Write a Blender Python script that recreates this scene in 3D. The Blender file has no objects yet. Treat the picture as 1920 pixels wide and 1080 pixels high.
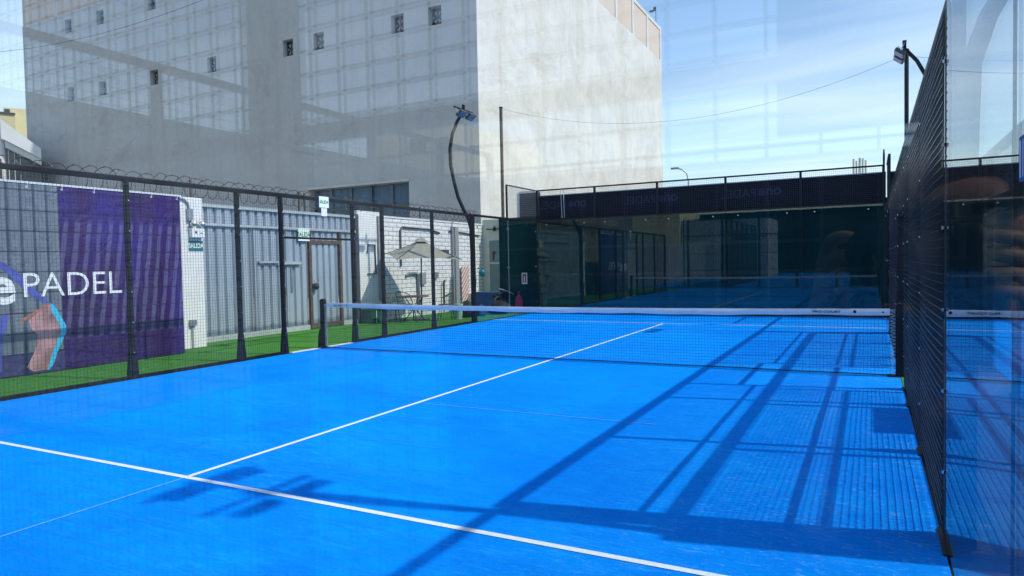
import bpy, math, random
from mathutils import Vector, Matrix
random.seed(7)
PI = math.pi
S = bpy.context.scene
COL = S.collection

# ------------------------------------------------------------------ materials
def mat(name):
    m = bpy.data.materials.new(name); m.use_nodes = True
    nt = m.node_tree
    return m, nt, nt.nodes['Principled BSDF']

def N(nt, kind, **kw):
    n = nt.nodes.new(kind)
    for k, v in kw.items():
        setattr(n, k, v)
    return n

def coords(nt, scale=(1, 1, 1), kind='Object', rot=(0, 0, 0)):
    t = N(nt, 'ShaderNodeTexCoord'); mp = N(nt, 'ShaderNodeMapping')
    mp.inputs['Scale'].default_value = scale; mp.inputs['Rotation'].default_value = rot
    nt.links.new(t.outputs[kind], mp.inputs[0])
    return mp.outputs[0]

def noise(nt, vec, scale, detail=4, rough=.55, dist=0):
    n = N(nt, 'ShaderNodeTexNoise'); n.inputs['Scale'].default_value = scale
    n.inputs['Detail'].default_value = detail; n.inputs['Roughness'].default_value = rough
    n.inputs['Distortion'].default_value = dist
    nt.links.new(vec, n.inputs['Vector']); return n.outputs['Fac']

def ramp(nt, fac, stops):
    r = N(nt, 'ShaderNodeValToRGB'); e = r.color_ramp.elements
    while len(e) < len(stops): e.new(.5)
    for i, (p, c) in enumerate(stops):
        e[i].position = p; e[i].color = (*c, 1) if len(c) == 3 else c
    nt.links.new(fac, r.inputs[0]); return r.outputs[0]

def mixc(nt, fac, a, b, mode='MIX'):
    m = N(nt, 'ShaderNodeMix', data_type='RGBA', blend_type=mode)
    for s, v in ((0, fac), (6, a), (7, b)):
        if isinstance(v, (int, float)): m.inputs[s].default_value = v
        elif isinstance(v, tuple): m.inputs[s].default_value = (*v, 1)
        else: nt.links.new(v, m.inputs[s])
    return m.outputs[2]

def math_(nt, op, a, b=None, c=None):
    n = N(nt, 'ShaderNodeMath', operation=op)
    for i, v in enumerate((a, b, c)):
        if v is None: continue
        if isinstance(v, (int, float)): n.inputs[i].default_value = v
        else: nt.links.new(v, n.inputs[i])
    return n.outputs[0]

def bump(nt, p, h, strength=.3, dist=.01):
    b = N(nt, 'ShaderNodeBump'); b.inputs['Strength'].default_value = strength
    b.inputs['Distance'].default_value = dist
    nt.links.new(h, b.inputs['Height']); nt.links.new(b.outputs[0], p.inputs['Normal'])

def plain(name, c, rough=.6, metal=0, var=.15, vs=6, bmp=0, spec=None):
    m, nt, p = mat(name)
    v = coords(nt); n = noise(nt, v, vs, 5)
    lo = tuple(x * (1 - var) for x in c); hi = tuple(min(1, x * (1 + var)) for x in c)
    nt.links.new(ramp(nt, n, [(.3, lo), (.7, hi)]), p.inputs['Base Color'])
    p.inputs['Roughness'].default_value = rough; p.inputs['Metallic'].default_value = metal
    if spec is not None: p.inputs['Specular IOR Level'].default_value = spec
    if bmp: bump(nt, p, noise(nt, v, vs * 8, 4), bmp, .01)
    return m

def glass(name, tint=(.95, .98, .97), f0=.045):
    m = bpy.data.materials.new(name); m.use_nodes = True; nt = m.node_tree
    nt.nodes.clear(); out = N(nt, 'ShaderNodeOutputMaterial')
    tr = N(nt, 'ShaderNodeBsdfTransparent'); tr.inputs[0].default_value = (*tint, 1)
    gl = N(nt, 'ShaderNodeBsdfGlossy'); gl.inputs['Roughness'].default_value = 0.0
    g = N(nt, 'ShaderNodeNewGeometry')
    d = N(nt, 'ShaderNodeVectorMath', operation='DOT_PRODUCT')
    nt.links.new(g.outputs['Incoming'], d.inputs[0]); nt.links.new(g.outputs['Normal'], d.inputs[1])
    c = math_(nt, 'ABSOLUTE', d.outputs['Value'])
    f = math_(nt, 'POWER', math_(nt, 'SUBTRACT', 1.0, c), 5.0)
    f = math_(nt, 'MULTIPLY_ADD', f, 1-f0, f0)
    mx = N(nt, 'ShaderNodeMixShader'); nt.links.new(f, mx.inputs[0])
    nt.links.new(tr.outputs[0], mx.inputs[1]); nt.links.new(gl.outputs[0], mx.inputs[2])
    nt.links.new(mx.outputs[0], out.inputs[0])
    return m

M = {}
M['black'] = plain('black_powder_coat', (.008, .008, .010), .5, 0, .3, spec=.3)
M['wire'] = plain('black_coated_wire', (.026, .027, .031), .28, 0, .2, spec=.8)
M['netcord'] = plain('black_net_cord', (.012, .013, .016), .8)
M['tape'] = plain('white_net_tape', (.78, .80, .82), .55, 0, .06, 9)
M['glass'] = glass('clear_tempered_glass', f0=.05)
M['glass_far'] = glass('green_tinted_tempered_glass', (.80, .92, .90), f0=.058)
M['glass_front'] = glass('clear_tempered_glass_clean', (.97, .985, .98), f0=.085)
M['steel'] = plain('brushed_bolt_steel', (.6, .6, .62), .25, 1)
M['galv'] = plain('galvanised_steel', (.35, .37, .39), .45, .7)
M['razor'] = plain('rusty_razor_wire', (.10, .085, .075), .6, .4)
M['white'] = plain('white_painted_masonry', (.74, .74, .71), .8, 0, .06, 4, .2)
M['cream'] = plain('cream_plaster', (.66, .64, .55), .8, 0, .08, 3, .15)
M['offwhite'] = plain('white_plastic', (.75, .76, .76), .4, 0, .04)
M['chrome'] = plain('lamp_reflector', (.8, .8, .82), .32, 1, .02)
M['rust'] = plain('brown_rusty_door_frame', (.10, .065, .05), .7, .1, .4, 14)
M['signwhite'] = plain('sign_white', (.78, .84, .78), .5, 0, .03)
M['signgreen'] = plain('sign_green', (.0, .22, .09), .5, 0, .05)
M['signteal'] = plain('sign_teal', (.02, .17, .20), .5, 0, .05)
M['grey'] = plain('grey_paint', (.28, .29, .29), .7, 0, .12, 5)
M['darkgrey'] = plain('dark_grey_pipe', (.06, .062, .066), .6)
M['parasol'] = plain('grey_green_parasol_cloth', (.30, .295, .24), .9, 0, .1, 5, .1)
M['wood'] = plain('tan_wicker', (.17, .13, .075), .7, 0, .3, 30, .3)
M['bag'] = plain('dark_bag_cloth', (.02, .021, .024), .6, 0, .4, 12, .4)
M['bluecloth'] = plain('blue_cloth', (.04, .09, .28), .8)
M['greencrate'] = plain('green_plastic', (.01, .11, .05), .5)
M['palegreen'] = plain('pale_green_plastic', (.40, .55, .46), .5)
M['red'] = plain('red_paint', (.45, .02, .05), .5)
M['magenta'] = plain('magenta_cloth', (.45, .02, .12), .7, 0, .2)
M['cyan'] = plain('turquoise_plastic', (.01, .17, .24), .4)
M['doorgrey'] = plain('grey_blue_door_paint', (.20, .27, .28), .6, 0, .1, 3)
M['bannertext'] = plain('banner_white_print', (.82, .84, .86), .5, 0, .02)
M['lens'] = plain('floodlight_glass', (.28, .36, .45), .08, .3, .15, 3)
M['alu'] = plain('aluminium_angle', (.55, .57, .60), .4, .6)
M['purpletext'] = plain('faint_purple_print', (.022, .018, .06), .8)
M['brownfab'] = plain('grey_brown_screen_cloth', (.07, .095, .095), .9, 0, .2, 2)
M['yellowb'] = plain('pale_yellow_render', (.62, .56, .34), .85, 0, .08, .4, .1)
M['yellowlit'] = plain('sunlit_yellow_render', (.72, .66, .40), .85, 0, .06, .5)  # lighter copy of the yellow render, sunlight painted into its colour
M['whiteb'] = plain('white_render', (.66, .68, .70), .8, 0, .06, .5, .1)
M['darkpane'] = plain('dark_window_glass', (.03, .045, .055), .1, 0, .3, .3)
M['asphalt_roof'] = plain('grey_roof', (.2, .2, .2), .9)
M['skin'] = plain('skin', (.22, .13, .095), .55, 0, .1, 8)
M['shirt'] = plain('dark_shirt', (.03, .028, .03), .85)
M['hair'] = plain('dark_hair', (.012, .009, .008), .6)
M['camerablack'] = plain('camera_black', (.012, .012, .012), .35)
M['lensglass'] = plain('front_element', (.01, .012, .02), .03, 0, .1)

def m_court():
    m, nt, p = mat('blue_artificial_turf')
    v = coords(nt)
    big = noise(nt, v, .55, 4, .6, .6)
    c = ramp(nt, big, [(.22, (.0006, .21, .82)), (.48, (.0010, .285, .93)), (.75, (.0014, .35, .98))])
    md = noise(nt, coords(nt, (1, 2.2, 1), rot=(0, 0, .12)), 3.2, 7, .72, .8)
    c = mixc(nt, math_(nt, 'MULTIPLY', ramp(nt, md, [(.35, (1, 1, 1)), (.6, (0, 0, 0))]), .38), c, (.0006, .15, .72))
    fv = coords(nt, (1, 1, 1)); fine = noise(nt, fv, 130, 3, .7)
    c = mixc(nt, math_(nt, 'MULTIPLY', ramp(nt, fine, [(.35, (0, 0, 0)), (.75, (1, 1, 1))]), .35), c, (.001, .15, .66))
    tuft = noise(nt, coords(nt, (1, 2.6, 1), rot=(0, 0, -.15)), 26, 5, .8)
    c = mixc(nt, math_(nt, 'MULTIPLY', ramp(nt, tuft, [(.38, (1, 1, 1)), (.58, (0, 0, 0))]), .35), c, (.0005, .13, .68))
    c = mixc(nt, math_(nt, 'MULTIPLY', ramp(nt, tuft, [(.58, (0, 0, 0)), (.74, (1, 1, 1))]), .30), c, (.006, .40, .98))
    # brushed sand: streaks across the court and thicker drifts by the fences
    sv = coords(nt, (1.0, 5.0, 1), rot=(0, 0, .12)); st = noise(nt, sv, 5.5, 8, .74, 1.0)
    zone = noise(nt, v, .42, 3, .6)
    sm = math_(nt, 'MULTIPLY', ramp(nt, st, [(.50, (0, 0, 0)), (.72, (1, 1, 1))]),
               ramp(nt, zone, [(.40, (.05, .05, .05)), (.66, (1, 1, 1))]))
    c = mixc(nt, math_(nt, 'MULTIPLY', sm, .55), c, (.035, .46, .96))
    # sand that gathers along the right-hand fence
    sx = N(nt, 'ShaderNodeSeparateXYZ'); nt.links.new(v, sx.inputs[0])
    edge = ramp(nt, math_(nt, 'MULTIPLY', math_(nt, 'SUBTRACT', sx.outputs[0], 7.6), .42), [(.0, (0, 0, 0)), (1, (1, 1, 1))])
    s2 = noise(nt, coords(nt, (1, 2.2, 1)), 9, 8, .8, 1.5)
    sm2 = math_(nt, 'MULTIPLY', ramp(nt, s2, [(.55, (0, 0, 0)), (.68, (1, 1, 1))]), edge)
    c = mixc(nt, math_(nt, 'MULTIPLY', sm2, .7), c, (.28, .55, .85))
    nt.links.new(c, p.inputs['Base Color'])
    p.inputs['Roughness'].default_value = 1; p.inputs['Specular IOR Level'].default_value = .03
    bump(nt, p, math_(nt, 'ADD', fine, math_(nt, 'MULTIPLY', st, .6)), .55, .008)
    return m
M['court'] = m_court()

def m_line():
    m, nt, p = mat('white_turf_line')
    v = coords(nt); n = noise(nt, v, 60, 6, .8); n2 = noise(nt, v, 3, 4)
    c = ramp(nt, n, [(.3, (.55, .62, .70)), (.6, (.80, .82, .82))])
    c = mixc(nt, math_(nt, 'MULTIPLY', ramp(nt, n2, [(.5, (0, 0, 0)), (.8, (1, 1, 1))]), .35), c, (.45, .6, .75))
    n3 = noise(nt, v, 22, 6, .85)
    c = mixc(nt, math_(nt, 'MULTIPLY', ramp(nt, n3, [(.60, (0, 0, 0)), (.72, (1, 1, 1))]), .5), c, (.08, .36, .85))
    nt.links.new(c, p.inputs['Base Color']); p.inputs['Roughness'].default_value = .95
    p.inputs['Specular IOR Level'].default_value = .1
    return m
M['line'] = m_line()
def m_seam():
    m, nt, p = mat('sandy_turf_seam')
    v = coords(nt); n = noise(nt, v, 40, 6, .8)
    c = ramp(nt, n, [(.35, (.02, .28, .86)), (.65, (.16, .44, .88))])
    nt.links.new(c, p.inputs['Base Color']); p.inputs['Roughness'].default_value = .95
    p.inputs['Specular IOR Level'].default_value = .1
    return m
M['seam'] = m_seam()

def m_turf():
    m, nt, p = mat('green_artificial_turf')
    v = coords(nt); n = noise(nt, v, 120, 4, .7); b = noise(nt, v, 1.2, 4)
    c = ramp(nt, n, [(.3, (.035, .16, .015)), (.7, (.09, .34, .04))])
    c = mixc(nt, math_(nt, 'MULTIPLY', b, .5), c, (.05, .20, .02))
    w = noise(nt, v, 6, 7, .8)
    c = mixc(nt, math_(nt, 'MULTIPLY', ramp(nt, w, [(.50, (0, 0, 0)), (.70, (1, 1, 1))]), .45), c, (.16, .24, .08))
    c = mixc(nt, math_(nt, 'MULTIPLY', ramp(nt, w, [(.34, (1, 1, 1)), (.48, (0, 0, 0))]), .5), c, (.02, .09, .012))
    nt.links.new(c, p.inputs['Base Color']); p.inputs['Roughness'].default_value = .95
    p.inputs['Specular IOR Level'].default_value = .15
    bump(nt, p, n, .6, .02); return m
M['turf'] = m_turf()

def m_ground():
    m, nt, p = mat('dusty_concrete_ground')
    v = coords(nt); n = noise(nt, v, .4, 6, .65); n2 = noise(nt, v, 20, 5)
    c = ramp(nt, n, [(.3, (.24, .22, .19)), (.7, (.36, .33, .29))])
    c = mixc(nt, math_(nt, 'MULTIPLY', n2, .3), c, (.2, .19, .17))
    nt.links.new(c, p.inputs['Base Color']); p.inputs['Roughness'].default_value = .9; return m
M['ground'] = m_ground()

def m_render(name, lo, hi, streak=.35, stain=(.40, .38, .33), sc=.35):
    m, nt, p = mat(name)
    v = coords(nt); a = noise(nt, v, sc, 7, .7, .8)
    c = ramp(nt, a, [(.28, lo), (.62, hi)])
    sv = coords(nt, (1, 1, .09)); s = noise(nt, sv, 1.3, 7, .72, .3)
    c = mixc(nt, math_(nt, 'MULTIPLY', ramp(nt, s, [(.50, (0, 0, 0)), (.72, (1, 1, 1))]), streak), c, stain)
    f = noise(nt, v, 5, 8, .8)
    c = mixc(nt, .5, c, mixc(nt, f, tuple(x * .72 for x in lo), hi), 'MIX')
    d = noise(nt, coords(nt, (1, 1, 1.8)), .16, 6, .75, 1.6)
    c = mixc(nt, math_(nt, 'MULTIPLY', ramp(nt, d, [(.55, (0, 0, 0)), (.68, (1, 1, 1))]), streak * .8), c, stain)
    nt.links.new(c, p.inputs['Base Color']); p.inputs['Roughness'].default_value = .9
    p.inputs['Specular IOR Level'].default_value = .25
    t2 = noise(nt, coords(nt, (1, 1, .05)), 3.4, 5, .8)
    bump(nt, p, math_(nt, 'ADD', f, math_(nt, 'MULTIPLY', t2, .6)), .35, .05)
    return m
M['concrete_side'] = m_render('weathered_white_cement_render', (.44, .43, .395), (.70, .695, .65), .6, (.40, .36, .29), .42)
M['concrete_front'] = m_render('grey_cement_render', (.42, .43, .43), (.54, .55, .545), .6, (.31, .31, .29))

def m_brick():
    m, nt, p = mat('red_brick_infill')
    t = N(nt, 'ShaderNodeTexCoord'); sx = N(nt, 'ShaderNodeSeparateXYZ'); nt.links.new(t.outputs['Object'], sx.inputs[0])
    cb = N(nt, 'ShaderNodeCombineXYZ')
    nt.links.new(math_(nt, 'ADD', sx.outputs[0], sx.outputs[1]), cb.inputs[0]); nt.links.new(sx.outputs[2], cb.inputs[1])
    b = N(nt, 'ShaderNodeTexBrick'); b.inputs['Scale'].default_value = 2.6
    b.inputs['Color1'].default_value = (.34, .18, .11, 1); b.inputs['Color2'].default_value = (.46, .27, .18, 1)
    b.inputs['Mortar'].default_value = (.58, .54, .47, 1); b.inputs['Mortar Size'].default_value = .07
    nt.links.new(cb.outputs[0], b.inputs['Vector']); nt.links.new(b.outputs[0], p.inputs['Base Color'])
    p.inputs['Roughness'].default_value = .9; return m
M['brick'] = m_brick()

def m_whitebrick():
    m, nt, p = mat('white_painted_brick')
    t = N(nt, 'ShaderNodeTexCoord'); sx = N(nt, 'ShaderNodeSeparateXYZ'); nt.links.new(t.outputs['Object'], sx.inputs[0])
    cb = N(nt, 'ShaderNodeCombineXYZ'); nt.links.new(sx.outputs[1], cb.inputs[0]); nt.links.new(sx.outputs[2], cb.inputs[1])
    nz = N(nt, 'ShaderNodeTexNoise'); nz.inputs['Scale'].default_value = 5
    nt.links.new(t.outputs['Object'], nz.inputs['Vector'])
    w = N(nt, 'ShaderNodeVectorMath', operation='SCALE'); nt.links.new(nz.outputs['Color'], w.inputs[0]); w.inputs['Scale'].default_value = .05
    ad = N(nt, 'ShaderNodeVectorMath', operation='ADD'); nt.links.new(cb.outputs[0], ad.inputs[0]); nt.links.new(w.outputs[0], ad.inputs[1])
    b = N(nt, 'ShaderNodeTexBrick'); b.inputs['Scale'].default_value = 1.0
    b.inputs['Brick Width'].default_value = .42; b.inputs['Row Height'].default_value = .135
    b.inputs['Mortar Size'].default_value = .012; b.inputs['Mortar Smooth'].default_value = .3
    b.inputs['Color1'].default_value = (.72, .72, .70, 1); b.inputs['Color2'].default_value = (.80, .80, .78, 1)
    b.inputs['Mortar'].default_value = (.20, .21, .23, 1)
    nt.links.new(ad.outputs[0], b.inputs['Vector'])
    dn = noise(nt, coords(nt), 2.2, 6, .7)
    c = mixc(nt, math_(nt, 'MULTIPLY', ramp(nt, dn, [(.56, (0, 0, 0)), (.7, (1, 1, 1))]), .4), b.outputs[0], (.46, .46, .45))
    nt.links.new(c, p.inputs['Base Color']); p.inputs['Roughness'].default_value = .85
    bump(nt, p, b.outputs['Fac'], -.7, .02); return m
M['whitebrick'] = m_whitebrick()

def m_gate():
    m, nt, p = mat('blue_grey_sheet_metal')
    v = coords(nt); n = noise(nt, coords(nt, (1, 1, .25)), 2.4, 6, .7)
    c = ramp(nt, n, [(.3, (.29, .345, .40)), (.7, (.39, .44, .49))])
    # ragged darker band along the foot of the sheets
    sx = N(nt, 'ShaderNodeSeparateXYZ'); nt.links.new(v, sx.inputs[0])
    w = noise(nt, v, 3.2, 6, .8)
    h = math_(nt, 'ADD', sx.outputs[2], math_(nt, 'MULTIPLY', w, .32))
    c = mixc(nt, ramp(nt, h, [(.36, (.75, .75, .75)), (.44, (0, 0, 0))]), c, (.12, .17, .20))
    nt.links.new(c, p.inputs['Base Color']); p.inputs['Roughness'].default_value = .45
    p.inputs['Metallic'].default_value = .15; return m
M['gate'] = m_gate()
M['gatebar'] = plain('pale_grey_gate_bar', (.44, .47, .48), .5, .2, .12)

def m_tarp(name, c1, c2, rough=.9):
    m, nt, p = mat(name)
    v = coords(nt, (1, 1, .15)); n = noise(nt, v, 1.6, 5, .6)
    nt.links.new(ramp(nt, n, [(.35, c1), (.65, c2)]), p.inputs['Base Color'])
    p.inputs['Roughness'].default_value = rough; p.inputs['Specular IOR Level'].default_value = .2; return m
M['tarp'] = m_tarp('dark_green_windscreen_cloth', (.004, .024, .027), (.007, .043, .045))
M['purplemesh'] = m_tarp('dark_purple_banner_cloth', (.004, .0035, .010), (.007, .005, .018))

def m_banner():
    m, nt, p = mat('printed_banner')
    v = coords(nt); sx = N(nt, 'ShaderNodeSeparateXYZ'); nt.links.new(v, sx.inputs[0])
    y, z = sx.outputs[1], sx.outputs[2]      # object origin at the banner's near bottom corner
    g = N(nt, 'ShaderNodeTexNoise'); g.inputs['Scale'].default_value = 1.1; g.inputs['Detail'].default_value = 5
    nt.links.new(coords(nt, (1, 1, .55)), g.inputs['Vector'])
    pur = ramp(nt, g.outputs['Fac'], [(.34, (.022, .004, .060)), (.5, (.036, .008, .105)), (.68, (.036, .016, .19))])
    right = ramp(nt, math_(nt, 'MULTIPLY', math_(nt, 'SUBTRACT', y, 4.3), .9), [(.0, (0, 0, 0)), (1, (1, 1, 1))])
    pur = mixc(nt, math_(nt, 'MULTIPLY', right, .7), pur, (.030, .014, .30))
    # printed diagonal light streaks in the middle of the purple part
    wv = N(nt, 'ShaderNodeTexWave', wave_type='BANDS', bands_direction='Y'); wv.inputs['Scale'].default_value = 1.1
    wv.inputs['Distortion'].default_value = 1.5; wv.inputs['Phase Offset'].default_value = 2.0; wv.inputs['Detail Scale'].default_value = 2
    nt.links.new(coords(nt, (1, 1.6, .55), rot=(.35, 0, 0)), wv.inputs['Vector'])
    band = math_(nt, 'MULTIPLY', ramp(nt, z, [(.0, (0, 0, 0)), (.5, (0, 0, 0)), (.52, (1, 1, 1)), (.99, (1, 1, 1))]),
                 ramp(nt, math_(nt, 'MULTIPLY', z, .333), [(.0, (1, 1, 1)), (.80, (1, 1, 1)), (.84, (0, 0, 0)), (1, (0, 0, 0))]))
    sf = math_(nt, 'MULTIPLY', math_(nt, 'MULTIPLY', ramp(nt, wv.outputs['Fac'], [(.55, (0, 0, 0)), (.75, (1, 1, 1))]), band), .28)
    pur = mixc(nt, sf, pur, (.25, .26, .46))
    # left part of the print: grey ribbed sheeting
    rib = math_(nt, 'FRACT', math_(nt, 'MULTIPLY', y, 5.2))
    gr = ramp(nt, rib, [(.0, (.04, .055, .10)), (.2, (.07, .09, .13)), (.25, (.15, .18, .22)), (.9, (.17, .20, .24))])
    gr = mixc(nt, math_(nt, 'LESS_THAN', z, .35), gr, (.05, .05, .16))
    hz = math_(nt, 'LESS_THAN', math_(nt, 'FRACT', math_(nt, 'MULTIPLY', z, 3.1)), .07)  # dark bars: shadow lines across the banner, painted into its colour
    edge = math_(nt, 'GREATER_THAN', math_(nt, 'ADD', y, 0), 2.13)
    c = mixc(nt, edge, gr, pur)
    c = mixc(nt, math_(nt, 'MULTIPLY', hz, .7), c, (.008, .008, .03))
    nt.links.new(c, p.inputs['Base Color']); p.inputs['Roughness'].default_value = .55; p.inputs['Specular IOR Level'].default_value = .3
    cr = noise(nt, coords(nt, (1, 1.5, .6), rot=(.5, 0, 0)), 2.2, 4, .6, 1.5)
    bump(nt, p, cr, .6, .12)
    return m
M['banner'] = m_banner()
M['p_blue'] = plain('print_blue_cloth', (.08, .10, .42), .5, 0, .35, 5)
M['p_cyan'] = plain('print_cyan_edge', (.05, .48, .75), .5, 0, .1)
M['p_orange'] = plain('print_orange_cord', (.42, .15, .09), .5)
M['p_leg'] = plain('print_leg_pink', (.42, .23, .24), .5, 0, .55, 4)

def m_stripe():
    m, nt, p = mat('red_white_striped_board')
    v = coords(nt); sx = N(nt, 'ShaderNodeSeparateXYZ'); nt.links.new(v, sx.inputs[0])
    d = math_(nt, 'FRACT', math_(nt, 'MULTIPLY', math_(nt, 'SUBTRACT', sx.outputs[2], sx.outputs[1]), 5.5))
    nt.links.new(mixc(nt, math_(nt, 'LESS_THAN', d, .5), (.72, .68, .66), (.50, .20, .16)), p.inputs['Base Color'])
    return m
M['stripe'] = m_stripe()
def m_slat():
    m, nt, p = mat('grey_brown_slats')
    v = coords(nt); sx = N(nt, 'ShaderNodeSeparateXYZ'); nt.links.new(v, sx.inputs[0])
    d = math_(nt, 'FRACT', math_(nt, 'MULTIPLY', sx.outputs[2], 16))
    nt.links.new(ramp(nt, d, [(.0, (.02, .018, .02)), (.35, (.03, .028, .03)), (.45, (.15, .13, .13)), (1, (.12, .11, .11))]), p.inputs['Base Color'])
    return m
M['slat'] = m_slat()
def m_bluecurtain():
    m, nt, p = mat('blue_sheeting_inside')
    n = noise(nt, coords(nt, (1, 1, .25)), 1.1, 5, .7)
    nt.links.new(ramp(nt, n, [(.35, (.015, .05, .11)), (.6, (.03, .12, .22)), (.75, (.08, .24, .32))]), p.inputs['Base Color'])
    p.inputs['Roughness'].default_value = .4; return m
M['bluesheet'] = m_bluecurtain()

# ------------------------------------------------------------------ mesh builder
class MB:
    def __init__(s): s.v = []; s.f = []
    def quad(s, a, b, c, d):
        n = len(s.v); s.v += [tuple(a), tuple(b), tuple(c), tuple(d)]; s.f.append((n, n+1, n+2, n+3)); return s
    def poly(s, pts):
        n = len(s.v); s.v += [tuple(p) for p in pts]; s.f.append(tuple(range(n, n+len(pts)))); return s
    def box(s, lo, hi):
        x0, y0, z0 = lo; x1, y1, z1 = hi; n = len(s.v)
        s.v += [(x0,y0,z0),(x1,y0,z0),(x1,y1,z0),(x0,y1,z0),(x0,y0,z1),(x1,y0,z1),(x1,y1,z1),(x0,y1,z1)]
        s.f += [tuple(n+i for i in q) for q in ((0,3,2,1),(4,5,6,7),(0,1,5,4),(1,2,6,5),(2,3,7,6),(3,0,4,7))]; return s
    def obox(s, c, size, R):
        n = len(s.v); h = [x/2 for x in size]; c = Vector(c)
        for z in (-1, 1):
            for x, y in ((-1,-1),(1,-1),(1,1),(-1,1)):
                s.v.append(tuple(c + R @ Vector((x*h[0], y*h[1], z*h[2]))))
        s.f += [tuple(n+i for i in q) for q in ((0,3,2,1),(4,5,6,7),(0,1,5,4),(1,2,6,5),(2,3,7,6),(3,0,4,7))]; return s
    def prism(s, pts, ext):     # pts: list of 3D points (planar), ext: vector
        n = len(s.v); k = len(pts); e = Vector(ext)
        s.v += [tuple(p) for p in pts] + [tuple(Vector(p)+e) for p in pts]
        s.f.append(tuple(range(n+k-1, n-1, -1))); s.f.append(tuple(range(n+k, n+2*k)))
        for i in range(k): j = (i+1) % k; s.f.append((n+i, n+j, n+k+j, n+k+i))
        return s
    def tube(s, pts, r, n=6, cap=True):
        pts = [Vector(p) for p in pts]; base = len(s.v); m = len(pts)
        up = None
        for i, p in enumerate(pts):
            t = (pts[min(i+1, m-1)] - pts[max(i-1, 0)]).normalized()
            if up is None:
                up = Vector((0, 0, 1)) if abs(t.z) < .9 else Vector((1, 0, 0))
            a = t.cross(up).normalized(); b = a.cross(t).normalized(); up = b
            rr = r[i] if isinstance(r, (list, tuple)) else r
            for k in range(n):
                q = 2*PI*(k+.5)/n
                s.v.append(tuple(p + a*math.cos(q)*rr + b*math.sin(q)*rr))
        for i in range(m-1):
            for k in range(n):
                k2 = (k+1) % n
                s.f.append((base+i*n+k, base+i*n+k2, base+(i+1)*n+k2, base+(i+1)*n+k))
        if cap:
            s.f.append(tuple(base+k for k in range(n-1, -1, -1)))
            s.f.append(tuple(base+(m-1)*n+k for k in range(n)))
        return s
    def lathe(s, c, prof, n=20):
        base = len(s.v); cx, cy, cz = c
        for r, z in prof:
            for k in range(n):
                a = 2*PI*k/n; s.v.append((cx+r*math.cos(a), cy+r*math.sin(a), cz+z))
        for i in range(len(prof)-1):
            for k in range(n):
                k2 = (k+1) % n; s.f.append((base+i*n+k, base+i*n+k2, base+(i+1)*n+k2, base+(i+1)*n+k))
        s.f.append(tuple(base+k for k in range(n-1, -1, -1)))
        s.f.append(tuple(base+(len(prof)-1)*n+k for k in range(n)))
        return s
    def build(s, name, m, parent=None, smooth=False, bevel=0):
        off = Vector((0, 0, 0))
        q = parent
        while q is not None: off += q.location; q = q.parent
        me = bpy.data.meshes.new(name)
        me.from_pydata([tuple(Vector(p)-off) for p in s.v], [], s.f); me.update()
        if smooth:
            for p in me.polygons: p.use_smooth = True
        o = bpy.data.objects.new(name, me); COL.objects.link(o)
        me.materials.append(m)
        if parent: o.parent = parent
        if bevel:
            b = o.modifiers.new('bevel', 'BEVEL'); b.width = bevel; b.segments = 2; b.limit_method = 'ANGLE'
        return o

def rebase(o, loc):
    """move a top-level mesh's origin to loc without moving it"""
    loc = Vector(loc)
    for v in o.data.vertices: v.co -= loc
    o.location = loc; return o

def tag(o, label=None, cat=None, group=None, kind=None):
    if label: o['label'] = label
    if cat: o['category'] = cat
    if group: o['group'] = group
    if kind: o['kind'] = kind
    return o

def thing(name, loc, label, cat, group=None):
    o = bpy.data.objects.new(name, None); COL.objects.link(o); o.location = loc
    o.empty_display_size = .2
    return tag(o, label, cat, group)

def copy_tree(o, parent=None):
    c = o.copy(); COL.objects.link(c); c.parent = parent
    for ch in list(o.children): copy_tree(ch, c)
    return c

def text_mesh(name, txt, size, m, parent, origin, xdir, updir, depth=.002, weight=0, align='CENTER', sx=1, shear=0):
    cu = bpy.data.curves.new(name, 'FONT'); cu.body = txt; cu.size = size; cu.extrude = depth
    cu.align_x = align; cu.align_y = 'CENTER'; cu.offset = weight; cu.resolution_u = 4; cu.shear = shear
    t = bpy.data.objects.new('t', cu); COL.objects.link(t)
    bpy.context.view_layer.update()
    me = bpy.data.meshes.new_from_object(t.evaluated_get(bpy.context.evaluated_depsgraph_get()))
    bpy.data.objects.remove(t); bpy.data.curves.remove(cu)
    x = Vector(xdir).normalized()*sx; u = Vector(updir).normalized(); n = Vector(xdir).cross(u).normalized()
    off = Vector((0, 0, 0)); q = parent
    while q is not None: off += q.location; q = q.parent
    for v in me.vertices:
        c = v.co.copy(); v.co = Vector(origin) + x*c.x + u*c.y + n*c.z - off
    me.materials.clear(); me.materials.append(m); me.name = name
    o = bpy.data.objects.new(name, me); COL.objects.link(o); o.parent = parent
    return o

# ------------------------------------------------------------------ the setting
def struct(name, mb, m): return tag(mb.build(name, m), kind='structure')
CX0, CX1, CL = 0.0, 10.0, 20.0
g = MB().quad((-400, -400, -.06), (400, -400, -.06), (400, 400, -.06), (-400, 400, -.06)); struct('ground', g, M['ground'])
c = MB().box((CX0, 0, -.05), (10.043, 20.02, 0)); struct('court_surface', c, M['court'])
c = MB().box((11.25, -.0, -.05), (21.3, 20.02, 0)); struct('court_surface', c, M['court'])
c = MB().box((-3.3, -41.9, -.05), (15.0, -1.1, 0)); struct('court_surface', c, M['court'])
LZ = .004
def line(x0, y0, x1, y1, m='line', z=LZ, nm='court_line'):
    struct(nm, MB().quad((x0, y0, z), (x1, y0, z), (x1, y1, z), (x0, y1, z)), M[m])
line(0.0, 3.025, 10.0, 3.075); line(0, 16.925, 10.0, 16.975); line(4.975, 3.079, 5.025, 16.921)
line(11.25, 3.025, 21.3, 3.075); line(16.2, 3.079, 16.25, 16.921)
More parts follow.
